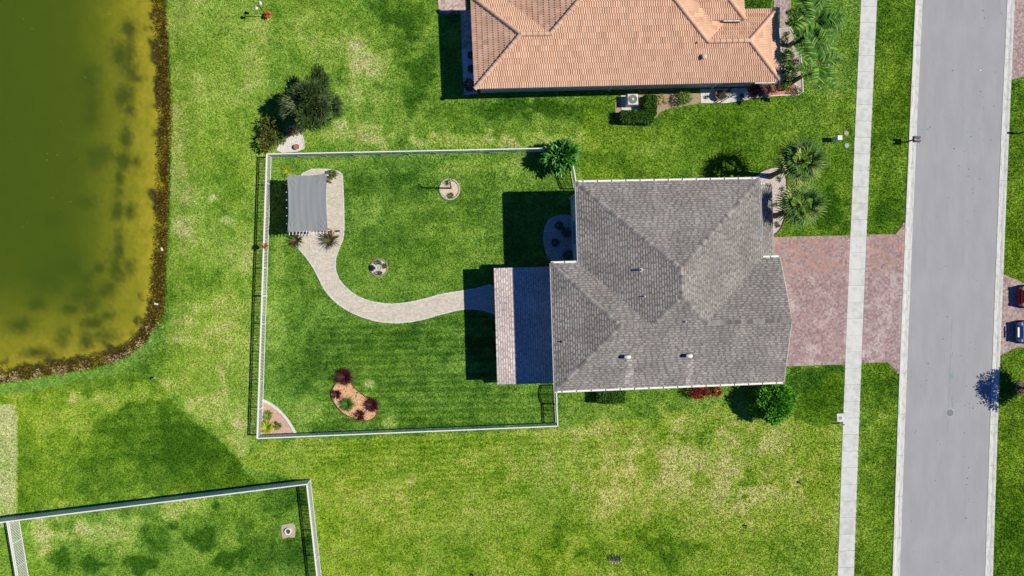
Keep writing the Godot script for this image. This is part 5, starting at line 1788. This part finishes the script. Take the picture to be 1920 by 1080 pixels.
# ---------------------------------------------------------------- street
func side_x(z: float) -> float:      # edge of the sidewalk nearest the houses; the street bends a little
	return 29.70 - .0463 * (z + .5) + .00018 * (z + .5) * (z + .5)
func ribbon(o0: float, o1: float, z0: float, z1: float, n := 1) -> PackedVector2Array:
	var p := PackedVector2Array()
	for i in n + 1:
		var z := lerpf(z0, z1, float(i) / n)
		p.append(Vector2(side_x(z) + o0, z))
	for i in n + 1:
		var z := lerpf(z1, z0, float(i) / n)
		p.append(Vector2(side_x(z) + o1, z))
	return p
func make_street():
	var con := []
	for i in 4: con.append(mottle([Color(.54, .545, .535) * (1.0 - .03 * i), Color(.63, .635, .62) * (1.0 - .03 * i), Color(.655, .66, .645)], 2.6, .012, 5, 90 + i))
	# sidewalk slabs
	var walk := Node3D.new()
	walk.name = "sidewalk"
	add_child(walk)
	walk.set_meta("kind", "structure")
	block(ribbon(0, 1.3, -27, 26, 20))
	for i in 41:
		var z := -26.2 + i * 1.28
		var g := Geo.new()
		g.prism(ribbon(0, 1.3, z + .008, z + 1.272), -.08, .035)
		part(walk, "slab", g, con[rng.randi() % 4])
	# road
	var asphalt := mottle([Color(.328, .329, .345), Color(.346, .347, .363), Color(.364, .365, .381)], 5.0, .01, 5, 95, .95, 0.0, Vector3(1.6, 1, .5))
	block(ribbon(4.4, 12.6, -27, 26, 20))
	var rg := Geo.new()
	rg.prism(ribbon(5.0, 12.0, -60, 60, 24), -.1, .012)
	var road := structure("road", rg, asphalt)
	var seam := Geo.new()
	seam.col = Color(.27, .27, .28)
	for k in 40:
		var z := 2.0 + k * .22
		if rng.randf() < .8: seam.bar(Vector3(side_x(z) + 8.55 + rng.randf_range(-.02, .02), .013, z), Vector3(side_x(z + .24) + 8.55, .013, z + .24), .02, .004)
	for k in 90:
		var p := Vector3(side_x(0) + rng.randf_range(5.2, 11.8), .0165, rng.randf_range(-23, 22))
		p.x += side_x(p.z) - side_x(0)
		if rng.randf() < .5: p.x = side_x(p.z) + pick([7.9, 10.1, 10.3]) + rng.randf_range(-.3, .3)
		seam.col = Color(.1, .1, .11) if rng.randf() < .6 else Color(.22, .22, .23)
		var r := rng.randf_range(.02, .06)
		var q := []
		for a in 7: q.append(p + Vector3(cos(a * TAU / 7), 0, sin(a * TAU / 7)) * r * rng.randf_range(.6, 1.2))
		for a in 7: seam.tri(p, q[a], q[(a + 1) % 7], Vector3.UP)
	part(road, "oil_spots", seam, vcol(.9), "stuff")
	var mk := Geo.new()
	mk.col = Color(.16, .36, .36)
	for q in [[1728, 243, 1742, 242], [1738, 239, 1741, 245], [1785, 742, 1786, 764], [1782, 700, 1788, 710], [1788, 699, 1781, 711], [1792, 754, 1798, 753], [1697, 708, 1703, 712], [1702, 707, 1698, 714], [1812, 331, 1818, 329], [1816, 328, 1818, 333], [1812, 247, 1818, 246], [1822, 248, 1830, 247], [1706, 705, 1710, 708], [1786, 660, 1785, 668]]:
		mk.bar(at(q[0], q[1], .0155), at(q[2], q[3], .0155), .05, .004)
	part(road, "survey_paint", mk, vcol(.9), "stuff")
	# kerbs
	for side in 2:
		var kerb := Node3D.new()
		kerb.name = numbered(self, "kerb")
		add_child(kerb)
		kerb.set_meta("kind", "structure")
		var o0 := 4.40 if side == 0 else 12.0
		for i in 19:
			var z0 := -29.0 + i * 3.2 + side * .9
			var g := Geo.new()
			var prof := [[0.0, -.1], [0.0, .055], [.03, .06], [.17, .05], [.3, .022], [.62, .032], [.62, -.1]]
			for k in prof.size() - 1:
				var a: Array = prof[k]
				var b: Array = prof[k + 1]
				var f := func(e: Array, z: float) -> Vector3: return Vector3(side_x(z) + (o0 + e[0] if side == 0 else o0 + .62 - e[0]), e[1], z)
				for s in 3:
					var za := z0 + .006 + s * 1.062
					var zb := za + 1.062
					g.quad(f.call(a, za), f.call(b, za), f.call(b, zb), f.call(a, zb), Vector3(0, 1, 0) if k > 0 and k < prof.size() - 2 else Vector3(-1 if (side == 0) == (k == 0) else 1, 0, 0))
			part(kerb, "kerb_stone", g, mottle([Color(.44, .44, .43), Color(.60, .595, .57), Color(.66, .655, .63), Color(.69, .685, .66)], 1.7, .02, 5, 97, .9, 0.0, Vector3(1.4, 1, .35)) if i == 0 and side == 0 else (get_node("kerb/kerb_stone") as MeshInstance3D).material_override)
	# driveway of herringbone pavers
	var nz := FastNoiseLite.new()
	nz.seed = 4
	nz.frequency = .55
	var tone := func(p: Vector2, c: Color) -> Color:
		var a := nz.get_noise_2d(p.x * 1.4, p.y * 2.2)
		var b := nz.get_noise_2d(p.x * .6 + 50, p.y * .6)
		var top := smoothstep(-1.2, -1.9, p.y)          # older, more orange pavers on the upper side
		c = c.lerp(Color(.50, .29, .22), top * clampf(.3 + a * 1.6, 0, .5))
		c = c.lerp(Color(.34, .30, .29), clampf((nz.get_noise_2d(p.x * 2 + 9, p.y * 3) - .25) * 3.0, 0, .7))
		var pale := clampf((b + a * .7 - .05) * 2.4, 0, 1) * (.25 + .75 * float(nz.get_noise_2d(p.x * 9, p.y * 9) > -.08)) * (1.0 - top * .6)
		return c.lerp(Color(.68, .58, .57), pale * .5)
	var dpal := [Color(.41, .295, .29), Color(.37, .255, .255), Color(.47, .35, .345), Color(.32, .215, .215)]
	var drive := thing("driveway", "", "", at(1580, 560))
	drive.set_meta("kind", "structure")
	var zt := at(1500, 443).z
	var w1 := outline([1400, 446, 1450, 444.5, 1600, 441.5])
	var w2 := outline([1588, 683, 1475, 686.5, 1400, 688])
	var d1 := PackedVector2Array([w1[0], w1[1], Vector2(side_x(w1[2].y) - .01, w1[2].y), Vector2(side_x(0) - .01, 0.0), Vector2(side_x(w2[0].y) - .01, w2[0].y), w2[1], w2[2]])
	var e1 := outline([1634, 440, 1678, 439.5, 1703, 418])
	var e2 := outline([1688, 700, 1662, 679, 1618, 680.5])
	var d2 := PackedVector2Array([Vector2(side_x(e1[0].y) + 1.31, e1[0].y), e1[1], Vector2(side_x(e1[2].y) + 4.39, e1[2].y), Vector2(side_x(0) + 4.39, 0.0), Vector2(side_x(e2[0].y) + 4.39, e2[0].y), e2[1], Vector2(side_x(e2[2].y) + 1.31, e2[2].y), Vector2(side_x(0) + 1.31, 0.0)])
	for d in [d1, d2]:
		block(d)
		var g := Geo.new(drive.position)
		g.prism(d, -.1, .008)
		part(drive, "bedding_sand", g, paint(Color(.3, .22, .2)))
		pavers(drive, "paver_field", d, .105, .21, .034, dpal, true, .785, tone)
		var b := Geo.new(drive.position)
		for i in d.size():       # border course
			var p: Vector2 = d[i]
			var q: Vector2 = d[(i + 1) % d.size()]
			var c := Vector2.ZERO
			for e in d: c += e / d.size()
			var inn: Vector2 = (q - p).orthogonal().normalized()
			if inn.dot(c - p) < 0: inn = -inn
			var m := int(p.distance_to(q) / .11)
			for k in m:
				var a := p.lerp(q, (k + .5) / m) + inn * .11
				b.col = tone.call(a, jit(pick(dpal), .1))
				b.box(Transform3D(Basis(Vector3.UP, -(q - p).angle()), Vector3(a.x, .028, a.y)), Vector3(.1, .03, .2))
		part(drive, "border_course", b, vcol(.9, .3), "stuff")
	# driveways across the street
	for k in 2:
		var px: Array = [[1893, 514, 1918, 530, 2030, 526, 2030, 655, 1905, 651, 1882, 667], [1908, -60, 2030, -60, 2030, 140, 1925, 142, 1905, 150]][k]
		var p := outline(px)
		var d := thing("driveway", "", "", Vector3(p[2].x, 0, p[2].y))
		d.set_meta("kind", "structure")
		for i in p.size():
			if p[i].x < side_x(p[i].y) + 13.2: p[i].x = side_x(p[i].y) + 12.63
		block(p)
		var g := Geo.new(d.position)
		g.prism(p, -.1, .008)
		part(d, "bedding_sand", g, paint(Color(.3, .22, .2)))
		pavers(d, "paver_field", p, .105, .21, .034, [Color(.46, .33, .31), Color(.40, .29, .27), Color(.52, .4, .38), Color(.33, .25, .24)], true, .785, func(_q: Vector2, c: Color) -> Color: return c)
	# street things
	var mh := at(1781, 774)
	mh.y = .012
	var man := thing("manhole", "round iron manhole cover with pale ring in the road", "manhole", mh)
	var mg := Geo.new(mh)
	mg.lathe(mh, [Vector2(.35, 0), Vector2(.345, .012), Vector2(.3, .012)], 24)
	part(man, "ring", mg, paint(Color(.5, .5, .51)))
	var mc := Geo.new(mh)
	mc.lathe(mh, [Vector2(.298, .004), Vector2(.296, .01), Vector2(0, .01)], 24)
	for i in 7: mc.bar(mh + Vector3(-.2 + i * .066, .011, -sqrt(maxf(0, .07 - pow(-.2 + i * .066, 2)))), mh + Vector3(-.2 + i * .066, .011, sqrt(maxf(0, .07 - pow(-.2 + i * .066, 2)))), .02, .008)
	part(man, "cover", mc, mottle([Color(.16, .16, .18), Color(.34, .34, .36)], .5, .03, 3, 98))
	mailbox("mailbox", "pair of dark mailboxes on one post at the near kerb", at(1699, 266.5), true)
	mailbox("mailbox", "dark mailbox on a post across the street", at(1911, 250), false)
	var lc := at(1695.5, 900)
	# utility boxes in the lawn
	var ub := at(1563, 263)
	var ut := thing("utility_pedestal", "white square utility pedestal on the front lawn", "utility box", ub)
	var ug := Geo.new(ub)
	ug.slab(ub.x, -.05, ub.z, .36, .9, .34, .02, .03)
	part(ut, "cabinet", ug, paint(Color(.62, .7, .64), .5))
	var ul := Geo.new(ub)
	ul.slab(ub.x, .85, ub.z, .38, .06, .36, .02, .02)
	part(ut, "lid", ul, paint(Color(.72, .78, .72), .5))
	for q in [[1586, 250, Color(.42, .35, .30), "round sandy valve lid in the lawn above the utility pedestal"], [1587, 273, Color(.36, .41, .39), "oval grey meter lid in the lawn below the utility pedestal"]]:
		var p := at(q[0], q[1])
		var t := thing("valve_box", q[3], "valve box", p)
		var g := Geo.new(p)
		g.lathe(p, [Vector2(.2, -.05), Vector2(.2, .06), Vector2(.17, .065)], 16)
		part(t, "rim", g, paint(q[2] * .7))
		var l := Geo.new(p)
		l.lathe(p, [Vector2(.17, .06), Vector2(.165, .07), Vector2(0, .07)], 16)
		part(t, "lid", l, paint(q[2]))
		block(circle(Vector2(p.x, p.z), .25, 12))
	var wp := at(1575.5, 783)
	var wt := thing("water_meter", "square concrete water meter pad touching the sidewalk", "meter box", wp)
	var wg := Geo.new(wp)
	wg.slab(wp.x, -.06, wp.z, .6, .1, .66, .04, .02)
	part(wt, "pad", wg, con[1])
	var wl := Geo.new(wp)
	wl.lathe(wp + Vector3(.0, .04, .02), [Vector2(.13, 0), Vector2(.12, .015), Vector2(0, .015)], 16)
	part(wt, "lid", wl, paint(Color(.3, .3, .3)))
	block(PackedVector2Array([Vector2(wp.x - .3, wp.z - .33), Vector2(wp.x + .35, wp.z - .33), Vector2(wp.x + .35, wp.z + .33), Vector2(wp.x - .3, wp.z + .33)]))
	var mpk := at(1574, 793.5)
	var mp := Geo.new(mpk)
	mp.tube([mpk + Vector3.DOWN * .1, mpk + Vector3.UP * .75], [.045, .045], 8)
	mp.lathe(mpk + Vector3.UP * .75, [Vector2(.055, 0), Vector2(.05, .04), Vector2(0, .06)], 8)
	single("marker_post", "small white marker post beside the water meter pad", "post", mp, white)
	# small things on the lawns
	var dp := at(541, 995)
	var dt := thing("clean_out", "stone pad with a round capped pipe inside the lower left fence", "clean-out", dp)
	var dg := Geo.new(dp)
	dg.prism(PackedVector2Array([Vector2(dp.x - .5, dp.z - .44), Vector2(dp.x - .1, dp.z - .5), Vector2(dp.x + .3, dp.z - .56), Vector2(dp.x + .48, dp.z - .4), Vector2(dp.x + .5, dp.z + .1), Vector2(dp.x + .45, dp.z + .5), Vector2(dp.x, dp.z + .46), Vector2(dp.x - .42, dp.z + .58), Vector2(dp.x - .5, dp.z + .1)]), -.05, .05)
	part(dt, "pad", dg, mottle([Color(.3, .24, .17), Color(.6, .52, .44)], .5, .04, 4, 99))
	block(circle(Vector2(dp.x, dp.z), .6, 10))
	var dr := Geo.new(dp)
	dr.lathe(dp, [Vector2(.24, .05), Vector2(.24, .2), Vector2(.17, .2), Vector2(.165, .1)], 18)
	part(dt, "pipe", dr, white)
	var dc := Geo.new(dp)
	dc.lathe(dp, [Vector2(.165, .1), Vector2(0, .1)], 18)
	part(dt, "cap", dc, paint(Color(.06, .06, .06)))
	var op := at(288, 709)
	op.y = ground_y(op.x, op.z)
	var og := Geo.new(op)
	og.tube([op + Vector3(-.12, -.05, .12), op + Vector3(.0, .3, .0), op + Vector3(.3, .5, -.08)], [.05, .05, .05], 8)
	single("outlet_pipe", "grey outlet pipe sticking out of the grass near the pond corner", "pipe", og, paint(Color(.4, .4, .4)))
	var lt := at(292.5, 570, -.3)
	var lg := Geo.new(lt)
	lg.slab(lt.x, -.36, lt.z, .3, .06, .12, -.2, .02)
	single("litter", "white scrap lying at the water edge by the lower pond bend", "litter", lg, white)
	var l2 := at(303, 467, -.3)
	var lg2 := Geo.new(l2)
	lg2.slab(l2.x, -.36, l2.z, .14, .05, .24, .3, .02)
	single("litter", "small white scrap at the straight part of the pond edge", "litter", lg2, white)
	var l3 := at(281, 640, -.2)
	var lg3 := Geo.new(l3)
	lg3.bar(l3 + Vector3(-.1, -.05, .1), l3 + Vector3(.14, -.02, -.1), .06, .05)
	single("board_scrap", "short weathered board on the grass by the pond bend", "board", lg3, paint(Color(.5, .46, .4)))
	var l4 := at(1838, 132)
	l4.y = .013
	var lg4 := Geo.new(l4)
	lg4.slab(l4.x, .013, l4.z, .16, .02, .07, -.5, .008)
	single("litter", "white paper scrap lying on the road", "litter", lg4, white)
	var sp := bed("stone_ring", "small oval of stones and plants at the bottom of the dry lot", circle(at2(1153, 1048), .36, 14, .05), mottle([Color(.1, .08, .05), Color(.3, .24, .17)], .5, .05, 3, 100), .02, null, 0, 0, 60, .05, [Color(.45, .38, .28), Color(.5, .44, .35), Color(.15, .12, .09)])
	for i in 12:
		var g := Geo.new()
		g.ellipsoid(Vector3(0, .04, 0), Vector3(.07, .05, .05), 8, 5)
		inst(sp, "stone", g.mesh(), paint(Color(.55, .48, .4) * rng.randf_range(.7, 1.2)), Transform3D(Basis(Vector3.UP, i * .5), Vector3(cos(i * TAU / 12) * .46, 0, sin(i * TAU / 12) * .3)))
	clump("small_succulent", "dark tuft on the left of the stone oval in the dry lot", "plant", 1147, 1047, .2, .34, 46, .05, DARK, .3, .5)
	clump("small_succulent", "dark tuft on the right of the stone oval in the dry lot", "plant", 1160, 1048, .2, .32, 46, .05, DARK, .3, .5)
	for q in [[1498, 904, "short dark stake in the dry lot near the sidewalk"], [1397, 985, "tiny dark sprinkler below the bare ring in the dry lot"], [886, 1077, "dark stake at the bottom edge of the dry lot"]]:
		var p := at(q[0], q[1])
		var g := Geo.new(p)
		g.tube([p + Vector3.DOWN * .05, p + Vector3.UP * .16], [.05, .05], 7)
		g.lathe(p + Vector3.UP * .16, [Vector2(.09, 0), Vector2(.08, .04), Vector2(0, .05)], 9)
		single("lawn_stake", q[2], "stake", g, black)
	# tree and cars across the street
	tree("street_tree", "leafy street tree in a mulch ring across the road", at(1914, 727), at(1914, 727) + Vector3(0, 2.2, 0), Vector3(1.25, 1.1, 1.35), 90, 60, .16, .09, GREEN, .09, .36)
	bed("mulch_ring", "brown mulch ring around the street tree across the road", circle(at2(1914, 727), .55, 18, .04), mottle([Color(.12, .09, .06), Color(.26, .2, .14)], .6, .06, 3, 101), .03, null, 0, 0, 300, .05, [Color(.26, .2, .14), Color(.14, .1, .06)])
	car("red_car", "red car parked nose to the street on the driveway across the road", at(1903, 556), Color(.34, .015, .02), false)
	car("blue_car", "blue car with a rear carrier parked on the driveway across the road", at(1899, 622), Color(.10, .17, .42), true)
func mailbox(called: String, label: String, b: Vector3, two: bool):
	b.y = 0
	var t := thing(called, label, "mailbox", b)
	var p := Geo.new(b)
	p.bar(b + Vector3.DOWN * .1, b + Vector3.UP * .95, .09, .09)
	p.bar(b + Vector3(-.05, .92, -.22 if two else -.05), b + Vector3(-.05, .92, .22 if two else .05), .09, .06)
	part(t, "post", p, black)
	for k in ([-1, 1] if two else [0]):
		var g := Geo.new(b)
		var z: float = b.z + k * .14
		var n := 7
		for i in n:      # domed box
			var a0 := PI * i / n
			var a1 := PI * (i + 1) / n
			var p0 := Vector3(0, .15 + sin(a0) * .09, cos(a0) * .09)
			var p1 := Vector3(0, .15 + sin(a1) * .09, cos(a1) * .09)
			var o0 := Vector3(b.x - .12, .95, z)
			var l := Vector3(.5, 0, 0)
			g.quad(o0 + p0, o0 + p1, o0 + p1 + l, o0 + p0 + l, p0 + p1 - Vector3(0, .3, 0))
			for e in [Vector3.ZERO, l]: g.tri(o0 + e + Vector3(0, .15, 0), o0 + e + p0, o0 + e + p1, e - l / 2)
		g.boxc(b.x + .13, 1.025, z, .5, .15, .18)
		part(t, "box", g, mottle([Color(.10, .10, .12), Color(.18, .18, .2)], .5, .05, 3, 102, .45))
func car(called: String, label: String, nose: Vector3, c: Color, rack: bool):
	# built lengthwise along +x from its end towards the street
	nose.y = .034
	var t := thing(called, label, "car", nose + Vector3(2.3, 0, 0))
	var o := t.position
	var body := paint(c, .25, 0.0, .5)
	body.clearcoat_enabled = true
	body.clearcoat = .8
	body.clearcoat_roughness = .08
	var g := Geo.new(o)
	# sections along the length: x, half width, sill height, belt height
	var sec := [[0.0, .55, .35, .62], [.12, .76, .28, .78], [.5, .86, .24, .86], [1.2, .9, .22, .95], [2.4, .91, .22, .98], [3.6, .9, .22, 1.0], [4.3, .84, .26, .95], [4.6, .7, .36, .8]]
	var ring := func(s: Array) -> Array:
		var x: float = nose.x + s[0]
		var w: float = s[1]
		var r := []
		for k in [[-w * .96, s[2]], [-w, (s[2] + s[3]) / 2], [-w * .93, s[3]], [-w * .6, s[3] + .05], [0, s[3] + .07], [w * .6, s[3] + .05], [w * .93, s[3]], [w, (s[2] + s[3]) / 2], [w * .96, s[2]]]:
			r.append(Vector3(x, nose.y + k[1], nose.z + k[0]))
		return r
	for i in sec.size() - 1:
		var a: Array = ring.call(sec[i])
		var b: Array = ring.call(sec[i + 1])
		for k in 8: g.quad(a[k], a[k + 1], b[k + 1], b[k], (a[k] + b[k + 1]) / 2 - Vector3(a[k].x, nose.y + .5, nose.z))
		g.quad(a[0], a[8], b[8], b[0], Vector3.DOWN)
	for e in [0, sec.size() - 1]:
		var a: Array = ring.call(sec[e])
		for k in range(1, 8): g.tri(a[0], a[k], a[k + 1], Vector3(-1 if e == 0 else 1, 0, 0))
	part(t, "body", g, body)
	var roof := Geo.new(o)
	var gl := Geo.new(o)
	var lo := []
	var hi := []
	for q in [[1.25, .78], [3.95, .78]]:
		for s in [-1, 1]: lo.append(Vector3(nose.x + q[0], nose.y + 1.02, nose.z + s * q[1]))
	for q in [[1.95, .6], [3.35, .6]]:
		for s in [-1, 1]: hi.append(Vector3(nose.x + q[0], nose.y + 1.48, nose.z + s * q[1]))
	roof.quad(hi[0], hi[1], hi[3], hi[2], Vector3.UP)
	part(t, "roof", roof, body)
	var mid := Vector3(nose.x + 2.6, nose.y + 1.2, nose.z)
	for k in [[0, 1], [1, 3], [3, 2], [2, 0]]:
		var w := Geo.new(o)
		w.quad(lo[k[0]], lo[k[1]], hi[k[1]], hi[k[0]], (lo[k[0]] + lo[k[1]]) / 2 - mid)
		part(t, "window", w, glass)
	for x in [.85, 3.7]:
		for s in [-1, 1]:
			var w := Geo.new(o)
			var ce := Vector3(nose.x + x, nose.y + .33, nose.z + s * .8)
			w.tube([ce - Vector3(0, 0, .11), ce + Vector3(0, 0, .11)], [.33, .33], 16)
			var wheel := part(t, "wheel", w, black)
			var r := Geo.new(o)
			r.tube([ce + Vector3(0, 0, s * .1), ce + Vector3(0, 0, s * .125)], [.2, .2], 12)
			part(wheel, "rim", r, paint(Color(.5, .5, .5), .3, .8))
	for s in [-1, 1]:
		var h := Geo.new(o)
		h.ellipsoid(Vector3(nose.x + .1, nose.y + .72, nose.z + s * .62), Vector3(.12, .08, .16), 10, 6)
		part(t, "headlight" if not rack else "tail_light", h, paint(Color(.7, .72, .75) if not rack else Color(.4, .45, .6), .2))
	var bp := Geo.new(o)
	bp.bar(Vector3(nose.x - .02, nose.y + .42, nose.z - .6), Vector3(nose.x - .02, nose.y + .42, nose.z + .6), .1, .16)
	part(t, "bumper", bp, body)
	if rack:
		var r := Geo.new(o)
		r.bar(Vector3(nose.x - .14, nose.y + .68, nose.z - .38), Vector3(nose.x - .14, nose.y + .68, nose.z + .38), .12, .05)
		part(t, "carrier", r, white)
		var k := Geo.new(o)
		for s in [-.42, 0.0, .42]: k.bar(Vector3(nose.x - .22, nose.y + .66, nose.z + s), Vector3(nose.x + .05, nose.y + .6, nose.z + s * .8), .05, .05)
		part(t, "carrier_arm", k, black)

func _ready():
	rng.seed = 11
	blocked.resize(BW * BH)
	# ---- camera, sky, sun, exposure
	var fw := Vector3(90.0 / FOCAL, -1, -10.0 / FOCAL).normalized()
	var bx := Vector3(0, 0, -1).cross(-fw).normalized()
	cb = Basis(bx, (-fw).cross(bx), -fw)
	var cam := Camera3D.new()
	cam.name = "camera"
	add_child(cam)
	cam.transform = Transform3D(cb, Vector3(0, CAM_H, 0))
	cam.fov = rad_to_deg(2 * atan(540.0 / FOCAL))
	cam.far = 900
	cam.near = .5
	cam.current = true
	var env := Environment.new()
	env.tonemap_mode = Environment.TONE_MAPPER_LINEAR
	env.tonemap_exposure = 1.0
	env.background_mode = Environment.BG_SKY
	var sm := ProceduralSkyMaterial.new()
	sm.sky_top_color = Color(.12, .30, .58)
	sm.sky_horizon_color = Color(.42, .60, .80)
	sm.sky_curve = .12
	sm.ground_bottom_color = Color(.1, .14, .08)
	sm.ground_horizon_color = Color(.3, .38, .4)
	sm.sun_angle_max = 6.0
	env.sky = Sky.new()
	env.sky.sky_material = sm
	env.background_energy_multiplier = .85
	env.sdfgi_enabled = true
	env.ssao_enabled = true
	env.ssil_enabled = true
	env.volumetric_fog_enabled = true
	env.volumetric_fog_density = 0.0
	var we := WorldEnvironment.new()
	we.name = "world_environment"
	we.environment = env
	add_child(we)
	var sun := DirectionalLight3D.new()
	sun.name = "sun"
	add_child(sun)
	sun.look_at_from_position(Vector3.ZERO, Vector3(-.84, -1, 0), Vector3.FORWARD)
	sun.light_energy = 1.5
	sun.light_color = Color(1, .975, .90)
	sun.light_angular_distance = .5
	sun.shadow_enabled = true
	# ---- the place
	white = paint(Color(.78, .78, .76), .5)
	black = paint(Color(.015, .015, .016), .6)
	glass = StandardMaterial3D.new()
	glass.albedo_color = Color(.05, .07, .09)
	glass.roughness = .06
	glass.metallic_specular = .6
	leafy = vcol(.6, .35)
	bark = mottle([Color(.10, .075, .05), Color(.2, .16, .11)], .5, .05, 3, 70)
	var lawn := make_lawn()
	make_ground(lawn)
	make_grey_house()
	make_tile_house()
	make_street()
	make_yard()
	make_neighbour_garden()
	print("built ", Time.get_ticks_msec())
	grow_grass(int(GRASS))
	shore_plants()
	print("grass ", Time.get_ticks_msec())
